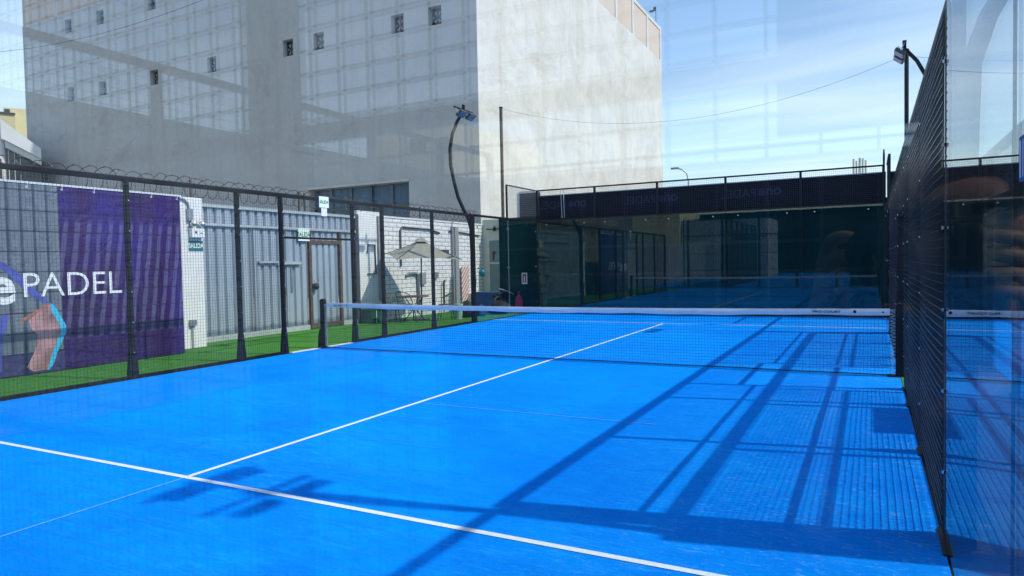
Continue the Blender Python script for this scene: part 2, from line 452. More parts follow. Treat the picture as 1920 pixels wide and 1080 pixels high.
line(4.988, 0.05, 5.012, 3.02, 'seam', nm='turf_seam'); line(5.03, 6.10, 7.83, 6.118, 'seam', nm='turf_seam')
struct('turf_strip', MB().box((-3.6, -1.0, -.05), (-.07, 22, -.008)), M['turf'])
struct('side_path', MB().box((10.09, 0, -.05), (11.24, 20, -.008)), M['darkgrey'])
struct('threshold', MB().box((-.13, 8.95, -.05), (-.001, 11.05, .006)), M['cream'])
struct('threshold', MB().box((10.044, 8.95, -.05), (10.088, 11.05, .006)), M['turf'])
struct('kerb', MB().box((-.068, 0, -.05), (-.002, 8.94, .012)), M['black'])
struct('kerb', MB().box((-.068, 11.06, -.05), (-.002, 20, .012)), M['black'])

# ------------------------------------------------------------------ fences
def mesh_panel(mb, P, U, W, z0, z1, nrm, su=.05, sv=.05, r=.0024, bulge=.012, seed=0, hs=1):
    """welded wire panel: P start point, U unit direction, nrm unit normal"""
    rnd = random.Random(seed); P = Vector(P); U = Vector(U); nrm = Vector(nrm)
    ph = rnd.uniform(0, 6.28); amp = bulge*rnd.uniform(.5, 1.2)
    def pt(u, z): return P + U*u + Vector((0, 0, z)) + nrm*(amp*math.sin(PI*u/W)*math.sin(ph + 1.3*z))
    k = int(round(W/su)); nz = 4
    for i in range(0, k+1):
        u = W*i/k
        mb.tube([pt(u, z0+(z1-z0)*j/nz) for j in range(nz+1)], r, 4, False)
    k = int(round((z1-z0)/sv))
    for i in range(1, k):
        z = z0+(z1-z0)*i/k
        mb.tube([pt(W*j/6, z)+nrm*(.0042*hs+.003*(j % 2)*math.sin(i*1.7+ph)) for j in range(7)], r, 4, False)

def post_mb(x, y, h, sx=.10, sy=.06, gus=True, side=1):
    mb = MB().box((x-sx/2, y-sy/2, 0), (x+sx/2, y+sy/2, h))
    if gus:
        for d in (-1, 1):
            mb.prism([(x-sx/2+.012, y+d*sy/2, .012), (x-sx/2+.012, y+d*(sy/2+.06), .012), (x-sx/2+.012, y+d*(sy/2+.02), .45), (x-sx/2+.012, y+d*sy/2, .5)], (sx-.024, 0, 0))
        mb.box((x-sx/2-.03, y-sy/2-.10, 0), (x+sx/2+.03, y+sy/2+.10, .012))
    return mb

def side_fence(name, X, sgn, ys, label, group=None, top=3.0, midrails=False, gate=(9, 11), fatfirst=0.0, rail=.07):
    """sgn: direction away from the court"""
    root = thing(name, (X, (ys[0]+ys[-1])/2, 0), label, 'fence', group)
    xc = X+sgn*.05
    for i, y in enumerate(ys):
        fat = fatfirst if (i in (0, len(ys)-1) and fatfirst) else 0
        post_mb(xc, y, top-rail-.001, .078, .055+fat).build('post', M['black'], root, bevel=.004)
        for z in (.4, .85, 1.3, 1.75, 2.2, 2.65):
            MB().lathe((xc-sgn*.050, y, z-.012), [(.011, 0), (.011, .018)], 8).build('bolt', M['steel'], root)
    MB().box((xc-.04, ys[0]-.035, top-rail), (xc+.04, ys[-1]+.035, top)).build('top_rail', M['black'], root, bevel=.004)
    for i in range(len(ys)-1):
        a, b = ys[i], ys[i+1]; zl = .05
        if (a, b) == gate:
            zl = 2.2
            MB().box((xc-.025, a+.036, 2.16), (xc+.025, b-.036, 2.20)).build('lintel', M['black'], root)
        else:
            MB().box((xc-.02, a+.036, .015), (xc+.02, b-.036, .05)).build('bottom_rail', M['black'], root)
            if midrails:
                for z in (1.0, 2.0):
                    MB().box((xc+.004, a+.036, z-.018), (xc+.034, b-.036, z+.018)).build('mid_rail', M['black'], root)
        mb = MB(); mesh_panel(mb, (X, a+.012, 0), (0, 1, 0), b-a-.024, zl, top-rail, (1, 0, 0), r=.0020 if X < 5 else .0029, seed=int(100*abs(X)+i), hs=-sgn)
        mb.build('mesh_panel', M['wire'], root)
    return root

YS = [4, 6, 8, 9, 11, 12, 14, 16]
side_fence('side_fence', -.01, -1, YS, 'long black mesh fence on the left side of the blue court, grass strip behind it', fatfirst=.06)
side_fence('side_fence', 10.045, 1, YS, 'black mesh fence rising steeply along the right edge of the blue court', midrails=True, fatfirst=.16)
side_fence('side_fence', 11.20, -1, YS, 'black mesh fence of the neighbouring court, beyond the right side fence', midrails=True, fatfirst=.18, rail=.1)

# ------------------------------------------------------------------ glass walls
def glass_side(name, X, sgn, segs, label, matg='glass', bolts=True):
    """segs: list of (y0,y1,ztop of frame)"""
    y0, y1 = segs[0][0], segs[-1][1]
    root = thing(name, (X, (y0+y1)/2, 0), label, 'glass wall')
    for (a, b, top) in segs:
        MB().box((min(X, X+sgn*.012), a+.004, .03), (max(X, X+sgn*.012), b-.004, 2.97)).build('glass_pane', M[matg], root)
        x0, x1 = sorted((X+sgn*.015, X+sgn*.07))
        MB().box((x0, a+.002, 2.94), (x1, b-.002, 3.0)).build('top_rail', M['black'], root)
        if top > 3.1:
            fr = MB().box((x0, a+.002, top-.03), (x1, b-.002, top))
            end = a if abs(a-y0) > .1 or y0 > 10 else b
            e = b if y0 < 5 else a
            fr.box((x0, min(e, e+(.03 if e == a else -.03)), 3.0), (x1, max(e, e+(.03 if e == a else -.03)), top-.03))
            fr.build('upper_frame', M['black'], root)
            mb = MB(); mesh_panel(mb, (X+sgn*.03, a+.02, 0), (0, 1, 0), b-a-.04, 3.0, top-.03, (1, 0, 0), bulge=.002, seed=5)
            mb.build('mesh_panel', M['wire'], root)
        for z in ((.35, 1.5, 2.65) if bolts else ()):
            for yy in (a+.07, b-.07):
                MB().prism([(X-sgn*.004, yy+.022*math.cos(q*PI/4), z+.022*math.sin(q*PI/4)) for q in range(8)], (sgn*.02, 0, 0)).build('clamp_bolt', M['steel'], root)
    for (a, b, top) in segs[:-1]:
        MB().box((min(X+sgn*.001, X+sgn*.01), b-.0035, .03), (max(X+sgn*.001, X+sgn*.01), b+.0035, 2.93)).build('joint_seal', M['black' if X > 5 else 'alu'], root)
    return root
glass_side('side_glass_wall', 0.0, -1, [(16.1, 18, 3.0), (18, 20, 4.0)], 'glass side wall at the far left corner of the blue court')
glass_side('side_glass_wall', 10.05, 1, [(0, 2, 4.0), (2, 3.93, 3.0)], 'tall glass side wall at the right edge mirroring the net and court', bolts=False)
glass_side('side_glass_wall', 10.05, 1, [(16.1, 18, 3.0), (18, 20, 4.0)], 'far glass side wall beyond the right mesh fence, beside the corner post')

def end_wall(name, Y, sgn, label, x0=0.0, matg='glass', top=4.0, withmesh=True, posts=True):
    root = thing(name, (x0+5, Y, 0), label, 'glass wall')
    a0, a1 = sorted((Y, Y+sgn*.012))
    for i in range(5):
        a = x0+2*i; b = a+2
        MB().box((a+.003, a0, .02), (b-.003, a1, 2.985)).build('glass_pane', M[matg], root)
        for xx in (a+.35, b-.35):
            MB().prism([(xx+.02*math.cos(q*PI/4), Y-sgn*.004, 2.86+.02*math.sin(q*PI/4)) for q in range(8)], (0, sgn*.02, 0)).build('clamp_bolt', M['steel'], root)
    y0, y1 = sorted((Y+sgn*.02, Y+sgn*.09))
    for i in range(6):
        x = x0+2*i; w = .03 if i in (0, 5) else .03
        if posts or i in (0, 5):
            MB().box((x-w, y0, 0), (x+w, y1, top-.04)).build('post', M['black'], root)
    if withmesh:
        MB().box((x0-.03, y0, top-.04), (x0+10.03, y1, top)).build('top_rail', M['black'], root)
        MB().box((x0-.03, y0-.002, 2.99), (x0+10.03, y1+.002, 3.04)).build('mid_rail', M['black'], root)
        for i in range(5):
            mb = MB(); mesh_panel(mb, (x0+2*i+.03, Y+sgn*.02, 0), (1, 0, 0), 1.94, 3.04, top-.04, (0, 1, 0), bulge=.004, seed=i)
            mb.build('mesh_panel', M['wire'], root)
    return root
end_wall('end_glass_wall', 20.03, 1, 'dark glass back wall at the far end of the court, mesh above it', matg='glass_far')
end_wall('end_glass_wall', 0.0, -1, 'glass back wall in front of the viewer, faintly mirroring the mesh behind', matg='glass_front', posts=False)
end_wall('end_glass_wall', 20.03, 1, "neighbouring court's glass back wall beyond the right fences", x0=11.25)

t = thing('corner_post', (10.0, 20.0, 0), 'tall thin black corner post with a pointed top at the far right corner', 'post')
MB().box((9.985, 19.95, 0), (10.035, 20.0, 4.25)).build('shaft', M['black'], t)
MB().prism([(9.985, 19.95, 4.25), (10.035, 19.95, 4.25), (10.025, 19.96, 4.38), (9.995, 19.96, 4.38)], (0, .04, 0)).build('tip', M['black'], t)

# windscreen and banner behind the far glass
o = MB().box((-1.55, 20.26, -.03), (10.9, 20.30, 3.16)).build('windscreen', M['tarp'])
tag(rebase(o, (4.7, 20.28, 0)), 'dark green cloth windscreen standing behind the far glass wall', 'windscreen')
o = MB().box((11.2, 20.26, -.03), (21.4, 20.30, 3.16)).build('windscreen', M['tarp'])
tag(rebase(o, (16.3, 20.28, 0)), "dark green cloth windscreen behind the neighbouring court's end wall", 'windscreen')
for bx, bw_, lab in ((0.04, 10.02, 'dark purple mesh banner along the top of the far glass wall, lettering reversed'),
                     (10.12, 11.2, "dark purple banner on top of the neighbouring court's end wall")):
    b = thing('top_banner', (bx+4.9, 20.16, 3.06), lab, 'banner')
    MB().box((bx, 20.15, 3.05), (bx+bw_, 20.165, 3.80)).build('cloth', M['purplemesh'], b)
    MB().box((bx, 20.14, 3.80), (bx+bw_, 20.17, 3.825)).build('hem', M['alu'], b)
    for q in range(3):
        text_mesh('lettering', 'one', .40, M['purpletext'], b, (bx+7.15-2.9*q, 20.146, 3.52), (-1, 0, 0), (0, 0, 1), .002, .012)
        text_mesh('lettering', 'PADEL', .34, M['purpletext'], b, (bx+6.3-2.9*q, 20.146, 3.47), (-1, 0, 0), (0, 0, 1), .002, 0)
o = MB().box((-.78, 20.35, 3.05), (-.02, 20.39, 3.96)).build('slatted_panel', M['slat'])
tag(rebase(o, (-.4, 20.37, 3.05)), 'dark grey horizontal slat panel above the far left corner', 'panel')
o = MB().box((-.88, 20.34, 2.9), (-.785, 20.40, 3.98)).box((-.785, 20.34, 3.965), (-.02, 20.40, 4.03)).build('panel_frame', M['offwhite'])
tag(rebase(o, (-.8, 20.37, 2.9)), 'white L-shaped metal angle framing the slatted panel at the far left corner', 'frame')
for x in (1.0, 1.07):
    pass
t = thing('conduit_pair', (.9, 20.12, 3.0), 'two thin white tubes running up the dark banner near its left end', 'conduit')
for x in (.86, .95): MB().tube([(x, 20.12, 3.06), (x-.03, 20.12, 3.95)], .012, 6).build('tube', M['offwhite'], t)

# ------------------------------------------------------------------ net
net = thing('padel_net', (5, 10, 0), 'black net with a white top tape stretched across the blue court', 'net')
def nz(x): return .90 - .035*math.sin(PI*x/10)
X0, X1 = .10, 9.92
mb = MB(); k = int((X1-X0)/.045)
for i in range(k+1):
    x = X0+(X1-X0)*i/k; mb.tube([(x, 10, .02), (x, 10, nz(x)-.06)], .0017, 3, False)
for j in range(19):
    f = j/18; pts = []
    for i in range(21):
        x = X0+(X1-X0)*i/20; pts.append((x, 10.002, .02+(nz(x)-.08)*f))
    mb.tube(pts, .0017, 3, False)
mb.build('net_mesh', M['netcord'], net)
mb = MB(); n = 80
for i in range(n):
    xa, xb = X0+(X1-X0)*i/n, X0+(X1-X0)*(i+1)/n
    wa, wb = (.006*math.sin(xa*2.3)+.004*math.sin(xa*7.1)), (.006*math.sin(xb*2.3)+.004*math.sin(xb*7.1))
    za, zb = nz(xa), nz(xb)
    A = [(xa, 9.985, za-.085+wa), (xa, 9.978+wa*.4, za-.04), (xa, 9.985, za), (xa, 10.015, za), (xa, 10.02, za-.085+wa)]
    B = [(xb, 9.985, zb-.085+wb), (xb, 9.978+wb*.4, zb-.04), (xb, 9.985, zb), (xb, 10.015, zb), (xb, 10.02, zb-.085+wb)]
    for q in range(4): mb.quad(A[q], B[q], B[q+1], A[q+1])
tp = mb.build('top_tape', M['tape'], net)
text_mesh('lettering', 'PRO COURT', .042, M['darkgrey'], tp, (9.15, 9.976, .852), (1, 0, 0), (0, 0, 1), .001, .001, sx=1.5)
def dot(x, z, r, par, y=9.975):
    MB().prism([(x+r*math.cos(q*PI/6), y, z+r*math.sin(q*PI/6)) for q in range(12)], (0, .004, 0)).build('dot_mark', M['black'], par)
dot(9.50, .858, .020, tp); dot(9.84, .855, .012, tp); dot(.62, .852, .014, tp)
text_mesh('lettering', 'PRO COURT', .040, M['darkgrey'], tp, (.40, 9.976, .850), (1, 0, 0), (0, 0, 1), .001, .001)
mb = MB().tube([(X0+(X1-X0)*i/20, 9.99+.02*math.sin(i*1.7), .012) for i in range(21)], .007, 5); mb.build('bottom_cord', M['netcord'], net)
for x, s in ((-.01, 1), (10.03, -1)):
    p = MB().box((x-.045, 9.95, 0), (x+.045, 10.05, .93))
    p.prism([(x-.045, 9.95, .93), (x+.045, 9.95, .93), (x+.045*(1 if s < 0 else .9), 9.95, .955), (x, 9.95, .985), (x-.045*(1 if s > 0 else .9), 9.95, .955)], (0, .10, 0))
    pp = p.build('net_post', M['black'], net, bevel=.004)
    q = MB().prism([(x-s*.046, 9.96, .012), (x-s*.13, 9.96, .012), (x-s*.11, 9.96, .25), (x-s*.075, 9.96, .38), (x-s*.046, 9.96, .38)], (0, .08, 0))
    q.box((x-.14, 9.9, 0), (x+.07, 10.1, .014)); q.build('foot_brace', M['black'], pp)
    mb = MB(); pts = []
    for i in range(0, 18*10+1):
        a = 2*PI*i/10; z = .03+.85*i/180
        pts.append((x+s*(.075+.028*math.cos(a)), 9.985+.02*math.sin(a), z))
    mb.tube(pts, .0035, 4, False); mb.build('lacing_cord', M['offwhite'], net)
    MB().tube([(x+s*.045, 9.99, .885), (X0 if s > 0 else X1, 9.99, .885)], .004, 5).build('tension_cable', M['steel'], net)

# ------------------------------------------------------------------ floodlights
def floodlight(loc, sgn, label, yaw=0):
    """sgn=+1: pole bows outward to +x and its lamps lean back over the court on the -x side"""
    root = thing('floodlight_pole', loc, label, 'floodlight', 'curved floodlight poles round the courts')
    X, Y, _ = loc
    prof = [(0, 0), (0, 1.0), (0, 2.0), (.02, 2.6), (.10, 2.85), (.27, 3.15), (.44, 3.5), (.56, 3.94), (.66, 4.4), (.67, 4.85), (.58, 5.25), (.42, 5.58), (.22, 5.84)]
    MB().tube([(X+sgn*a, Y, z) for a, z in prof], [.075, .075, .075, .07, .062, .055, .052, .05, .05, .05, .048, .046, .042], 4).build('pole', M['black'], root)
    hx, hz = X+sgn*.20, 5.86
    MB().box((hx-.02, Y-.48, hz), (hx+.02, Y+.48, hz+.04)).box((hx-.035, Y-.03, hz-.05), (hx+.035, Y+.03, hz+.16)).build('crossbar', M['black'], root)
    R = Matrix.Rotation(sgn*math.radians(38), 3, 'Y')
    for s in (-1, 1):
        cx, cy, cz = hx-sgn*.09, Y+s*.235, hz-.14
        l = MB().obox((cx, cy, cz), (.21, .33, .06), R); 
        for k in range(6): l.obox(Vector((cx, cy, cz))+R@Vector((-.085+.034*k, 0, .05)), (.006, .31, .04), R)
        lamp = l.build('lamp_head', M['darkgrey'], root, bevel=.003)
        MB().obox(Vector((cx, cy, cz))-R@Vector((0, 0, .037)), (.18, .30, .006), R).build('lens', M['lens'], lamp)
        br = MB()
        for d in (-1, 1): br.tube([(hx, cy+d*.19, hz+.02), (cx, cy+d*.19, cz)], .008, 4)
        br.build('bracket', M['alu'], lamp)
    return root
floodlight((-.07, 16.0, 0), -1, 'curved black floodlight pole with two tilted lamps in front of the big building')
floodlight((10.12, 16.0, 0), 1, 'curved floodlight pole leaning in against the sky at the upper right')
floodlight((10.14, 4.0, 0), 1, 'curved floodlight pole rising from the end of the near right fence')
floodlight((11.13, 4.0, 0), -1, "neighbouring court's floodlight pole just beyond the near right fence")

def straight_pole(x, y, h, label):
    t = thing('steel_pole', (x, y, 0), label, 'pole')
    MB().tube([(x, y, -.05), (x, y, h)], .055, 8).build('shaft', M['rust' if x < 0 else 'black'], t)
    MB().tube([(x, y, h), (x, y, h+.03)], .065, 8).build('cap', M['black'], t)
straight_pole(-1.46, 20.42, 6.92, 'tall straight rusty pole standing in front of the sunlit building wall')
straight_pole(10.54, 20.42, 6.95, 'straight dark pole at the upper right beside the leaning floodlight')
def cable(label, A, B, sag, r=.008, nm='overhead_cable'):
    A, B = Vector(A), Vector(B); pts = []
    for i in range(33):
        f = i/32; p = A.lerp(B, f); p.z -= 4*sag*f*(1-f); pts.append(p)
    o = MB().tube(pts, r, 4).build(nm, M['darkgrey']); tag(rebase(o, A), label, 'cable')
cable('thin sagging wire strung between the two straight poles', (-1.46, 20.42, 6.9), (10.54, 20.42, 6.85), 1.05, .0045)
cable('thin wire running off to the right from the pole beside the floodlight', (10.54, 20.42, 6.8), (22, 20.42, 6.4), .6, .0045)
cable('black wire crossing the upper left in front of the big grey building', (-35, 16, 13.35), (4, 16, 13.35), 2.66, .009)

# ------------------------------------------------------------------ perimeter: banner, column, gate, walls
PX = -3.35
BX = -2.10
bn = thing('advertising_banner', (BX, 4.05, 0), 'large purple banner reading e PADEL on the left behind the mesh fence', 'banner')
MB().box((BX-.03, 4.05, .0), (BX, 8.42, 3.02)).build('cloth', M['banner'], bn)
MB().box((BX-.035, 4.0, 3.02), (BX+.012, 8.45, 3.05)).build('top_tube', M['offwhite'], bn)
fx = BX+.006
for k in range(9):
    y = 4.12+.53*k
    MB().prism([(BX-.001, y+.022*math.cos(q*PI/4), 2.97+.022*math.sin(q*PI/4)) for q in range(8)], (.006, 0, 0)).build('eyelet', M['steel'], bn)
    MB().tube([(BX+.006, y, 2.97), (BX+.018, y+.01, 3.02), (BX, y+.015, 3.055)], .005, 4).build('tie', M['offwhite'], bn)
text_mesh('lettering', 'PADEL', .565, M['bannertext'], bn, (fx, 6.385, 1.395), (0, 1, 0), (0, 0, 1), .002, -.004, sx=1.0)
text_mesh('lettering', 'one', .82, M['bannertext'], bn, (fx, 4.86, 1.40), (0, 1, 0), (0, 0, 1), .002, .02)
def flat(name, pts, m, d=.003, z=0):
    MB().prism([(fx-.004+z, y, zz) for y, zz in pts], (d, 0, 0)).build(name, m, bn)
flat('printed_leg', [(6.00, 1.10), (6.10, .90), (6.17, .68), (6.12, .55), (6.03, .42), (5.98, .2), (5.92, .05), (5.70, .04), (5.60, .12), (5.72, .35), (5.78, .62), (5.68, .74), (5.66, .86), (5.80, .98)], M['p_leg'], .002)
flat('printed_edge', [(5.98, 1.13), (6.06, 1.06), (6.22, .74), (6.22, .62), (6.10, .38), (6.00, .12), (5.93, .04), (5.90, .04), (5.98, .28), (6.08, .52), (6.14, .66), (6.10, .80), (6.00, .98)], M['p_cyan'], .003)
flat('printed_cord', [(5.96, 1.12), (5.98, 1.09), (5.60, .86), (5.50, .82), (5.58, .90)], M['p_orange'], .004)
flat('printed_shirt', [(5.10, 1.78), (5.30, 1.80), (5.50, 1.66), (5.70, 1.42), (5.90, 1.20), (5.98, 1.12), (5.90, 1.12), (5.72, 1.24), (5.50, 1.48), (5.34, 1.66), (5.24, 1.70), (5.10, 1.62)], M['p_blue'], .002)
flat('printed_shirt', [(5.10, .75), (5.30, .98), (5.38, .95), (5.26, .5), (5.25, .1), (5.10, .1)], M['p_blue'], .002)

cl = thing('white_column', (-2.9, 9.15, 0), 'white painted column between the purple banner and the grey metal gate', 'column')
MB().box((-3.3, 8.86, -.05), (-2.72, 9.42, 3.10)).build('shaft', M['white'], cl, bevel=.01)
MB().box((-2.72, 9.05, 0), (-2.70, 9.10, .46)).build('conduit', M['grey'], cl)
MB().box((-2.72, 9.00, .46), (-2.66, 9.15, .58)).build('socket_box', M['galv'], cl)
MB().tube([(-2.69, 8.45, 3.06), (-2.69, 8.95, 3.06), (-2.69, 9.06, 2.98), (-2.69, 9.09, 2.8)], .02, 6).build('upper_conduit', M['galv'], cl)
MB().box((-2.72, 9.03, 2.62), (-2.66, 9.15, 2.86)).build('junction_box', M['galv'], cl)
el = thing('emergency_light', (-2.7, 9.22, 2.3), 'white twin-head emergency light on the white column', 'light')
MB().box((-2.718, 9.07, 2.27), (-2.62, 9.38, 2.46)).build('housing', M['offwhite'], el, bevel=.01)
for y in (9.13, 9.33):
    MB().lathe((-2.63, y, 2.49), [(.03, 0), (.065, .03), (.07, .08), (.05, .12)], 14).build('spot_head', M['chrome'], el, smooth=True)
MB().box((-2.619, 9.15, 2.36), (-2.616, 9.19, 2.40)).box((-2.619, 9.27, 2.36), (-2.616, 9.33, 2.375)).build('indicator', M['black'], el)
def exit_sign(loc, w, h, label, bg, fg, size, th=.006, border=False, rot180=False):
    x, y, z = loc
    s = thing('exit_sign', loc, label, 'sign')
    MB().box((x, y-w/2, z), (x+th, y+w/2, z+h)).build('plate', M[bg], s)
    if border:
        b = MB()
        b.box((x+th, y-w/2+.01, z+.02), (x+th+.001, y+w/2-.01, z+.035)).box((x+th, y-w/2+.01, z+h-.035), (x+th+.001, y+w/2-.01, z+h-.02)); b.build('border', M[fg], s)
    text_mesh('lettering', 'SALIDA', size, M[fg], s, (x+th+.001, y, z+h*.5), (0, 1, 0), (0, 0, 1), .001, .003, sx=.80)
    return s
exit_sign((-2.716, 9.23, 2.00), .34, .21, 'teal SALIDA sign under the emergency light on the white column', 'signteal', 'signwhite', .135)
exit_sign((.055-.06, 10.10, 2.80), .27, .22, 'white SALIDA sign with green letters on the top rail of the left fence', 'signwhite', 'signgreen', .092, border=False)
o = MB().box((-.005, 10.02, 2.63), (.0, 10.18, 2.79)).build('paper_notice', M['offwhite'])
tag(rebase(o, (0, 10.1, 2.63)), 'small white paper notice hanging under the SALIDA sign on the fence', 'notice')
exit_sign((PX+.12, 12.84, 2.30), .40, .32, 'white SALIDA sign with green letters on the grey gate behind the lintel bar', 'signwhite', 'signgreen', .16)

# corrugated gate
gt = thing('metal_gate', (PX, 12.4, 0), 'blue-grey corrugated sheet metal gate with a brown-framed door', 'gate')
def corr(y0, y1, z0, z1, x=PX, pitch=.235, d=.055, name='sheet', m='gate', par=None):
    mb = MB(); y = y0; pts = []
    while y < y1:
        for dy, dx in ((0, 0), (.03, d), (.165, d), (.195, 0)):
            if y+dy <= y1: pts.append((y+dy, dx))
        y += pitch
    pts.append((y1, 0))
    for (a, da), (b, db) in zip(pts[:-1], pts[1:]):
        mb.quad((x+da, a, z0), (x+db, b, z0), (x+db, b, z1), (x+da, a, z1))
    return mb.build(name, M[m], par if par else gt)
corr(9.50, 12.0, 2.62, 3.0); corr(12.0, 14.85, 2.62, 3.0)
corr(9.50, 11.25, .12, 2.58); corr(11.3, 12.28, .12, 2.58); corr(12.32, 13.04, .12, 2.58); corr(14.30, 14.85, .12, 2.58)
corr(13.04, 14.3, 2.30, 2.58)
br = MB()
br.box((PX-.02, 9.45, 2.99), (PX+.10, 14.88, 3.06)); br.build('top_beam', M['gatebar'], gt)
MB().box((PX+.057, 9.45, 2.575), (PX+.11, 14.88, 2.635)).build('rail', M['gatebar'], gt)
MB().box((PX-.01, 9.45, .0), (PX+.085, 13.02, .12)).box((PX-.01, 14.32, 0), (PX+.085, 14.88, .12)).build('bottom_rail', M['gatebar'], gt)
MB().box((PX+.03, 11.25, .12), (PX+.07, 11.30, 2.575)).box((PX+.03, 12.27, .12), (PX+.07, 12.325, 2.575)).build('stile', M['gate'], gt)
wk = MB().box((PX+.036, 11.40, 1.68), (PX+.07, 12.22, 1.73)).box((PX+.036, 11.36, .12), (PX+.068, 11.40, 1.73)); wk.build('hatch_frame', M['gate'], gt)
MB().box((PX+.075, 11.36, 1.74), (PX+.12, 12.0, 1.79)).build('slide_bolt', M['gatebar'], gt)
MB().box((PX+.07, 12.1, 1.70), (PX+.13, 12.72, 1.77)).build('slide_bolt', M['gatebar'], gt)
MB().box((PX+.07, 12.07, .95), (PX+.13, 12.17, 1.12)).build('lock_box', M['rust'], gt)
MB().box((PX+.036, 12.40, 1.0), (PX+.08, 12.46, 1.62)).build('handle', M['galv'], gt)
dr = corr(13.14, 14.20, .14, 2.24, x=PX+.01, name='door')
fr = MB().box((PX+.03, 13.04, .02), (PX+.10, 13.13, 2.62)).box((PX+.03, 14.20, .02), (PX+.10, 14.29, 2.62)).box((PX+.031, 13.13, 2.24), (PX+.099, 14.20, 2.33)).box((PX+.031, 13.13, .05), (PX+.099, 14.20, .13))
fr.build('door_frame', M['rust'], gt)
MB().lathe((PX+.14, 13.20, 1.03), [(.03, 0), (.085, .04), (.09, .12), (.05, .17)], 12).build('padlock', M['bag'], gt, smooth=True)
MB().tube([(PX+.11, 13.16, 1.28), (PX+.14, 13.2, 1.2), (PX+.12, 13.24, 1.12), (PX+.13, 13.16, 1.05)], .012, 5).build('chain', M['steel'], gt)
o = MB().box((PX-.08, 14.88, 0), (PX+.10, 15.02, 3.1)).build('steel_column', M['darkgrey']); tag(rebase(o, (PX, 14.95, 0)), 'dark steel column at the right end of the grey metal gate', 'column')

# walls
o = MB().box((-3.5, 15.02, -.05), (-3.3, 16.15, 3.22)).build('plaster_wall', M['white']); tag(rebase(o, (-3.4, 15.6, 0)), 'smooth white plaster wall section between the gate and the brick wall', 'wall')
bw = thing('brick_wall', (-3.4, 19, 0), 'white painted rough brick wall behind the parasol', 'wall')
MB().box((-3.5, 16.15, -.05), (-3.3, 22.2, 3.08)).build('masonry', M['whitebrick'], bw)
MB().box((-3.3, 19.95, -.02), (-3.22, 20.35, 2.95)).build('pilaster', M['grey'], bw)
MB().box((-3.3, 15.9, .6), (-3.24, 16.05, 3.1)).build('pilaster', M['grey'], bw)
MB().box((-3.5, 16.15, 3.08), (-3.28, 22.2, 3.13)).build('coping', M['white'], bw)
def wallpipe(pts, r, label, m='darkgrey'):
    o = MB().tube([(-3.3+r+.01+dx, y, z) for y, z, dx in pts], r, 6).build('wall_pipe', M[m], smooth=False)
    tag(rebase(o, (-3.3, pts[0][0], pts[0][1])), label, 'pipe')
wallpipe([(17.0, 1.6, 0), (17.0, 2.72, 0), (17.1, 2.82, 0), (18.6, 2.80, 0), (19.2, 2.70, 0)], .03, 'grey pipe with a bend running along the top of the white brick wall')
wallpipe([(17.25, 1.30, 0), (17.35, 1.37, 0), (17.75, 1.37, 0), (17.85, 1.3, 0), (17.9, .2, .02)], .045, 'thick dark bent pipe on the brick wall left of the parasol pole', 'galv')
wallpipe([(19.35, 1.10, .05), (19.30, .95, .05), (19.30, .3, .05)], .04, 'short dark standpipe on the brick wall right of the parasol pole')
wallpipe([(19.8, 2.78, 0), (20.6, 2.76, 0), (21.9, 2.68, 0)], .025, 'thin horizontal pipe at the top right of the brick wall')
wallpipe([(15.4, 2.0, 0), (15.45, 2.25, 0), (15.75, 2.25, 0), (15.78, 1.4, 0), (15.40, 1.4, 0)], .02, 'thin looped conduit on the smooth white wall section')
def wallbox(y, z, w, h, label, m='grey', d=.08, nm='meter_box'):
    o = MB().box((-3.3, y-w/2, z), (-3.3+d, y+w/2, z+h)).box((-3.3+d, y-w/2+.03, z+.03), (-3.3+d+.008, y+w/2-.03, z+h-.03)).build(nm, M[m], bevel=.004)
    tag(rebase(o, (-3.3, y, z)), label, 'box')
wallbox(19.55, 1.98, .30, .16, 'small dark vent box high on the white brick wall', 'darkgrey', nm='vent_box')
wallbox(18.15, 1.0, .28, .38, 'grey meter box on the brick wall behind the parasol pole')
wallbox(18.95, 1.18, .16, .2, 'small grey bell-shaped box on the brick wall beside the black post', 'galv')
wallbox(21.3, .25, .8, .32, 'long pale box low on the white wall at its right end', 'offwhite', .2)
o = MB().box((-3.24, 20.5, .18), (-3.215, 21.0, 1.55)).build('striped_board', M['stripe']); tag(rebase(o, (-3.23, 20.7, .18)), 'red and white diagonally striped board leaning on the brick wall', 'board')

ew = thing('end_wall', (-2.6, 22.3, 0), 'cream wall with a grey door beyond the glass corner', 'wall')
MB().box((-3.3, 22.2, -.05), (-1.4, 22.35, 3.28)).build('masonry', M['cream'], ew)
d = MB().box((-3.0, 22.16, 0), (-2.25, 22.2, 2.5)).build('door', M['doorgrey'], ew)
MB().box((-3.04, 22.15, 2.5), (-2.2, 22.2, 2.57)).box((-3.04, 22.15, 0), (-3.0, 22.2, 2.5)).build('door_frame', M['cream'], ew)
MB().poly([(-2.86, 22.155, 1.75), (-2.80, 22.155, 1.75), (-2.76, 22.155, 2.0), (-2.70, 22.155, 2.02), (-2.78, 22.155, 2.12), (-2.88, 22.155, 2.08)]).build('red_mark', M['rust'], d)
MB().box((-3.0, 22.15, 1.62), (-2.25, 22.158, 1.68)).build('door_band', M['cream'], d)
w = thing('wall_camera', (-2.9, 22.1, 2.9), 'small dark security lamp on a bracket above the grey door', 'lamp')
MB().tube([(-3.1, 22.12, 2.92), (-2.5, 22.12, 2.92)], .02, 5).build('arm', M['black'], w)
MB().lathe((-2.72, 22.08, 2.84), [(.04, 0), (.06, .05), (.06, .12), (.03, .18)], 10).build('head', M['black'], w)

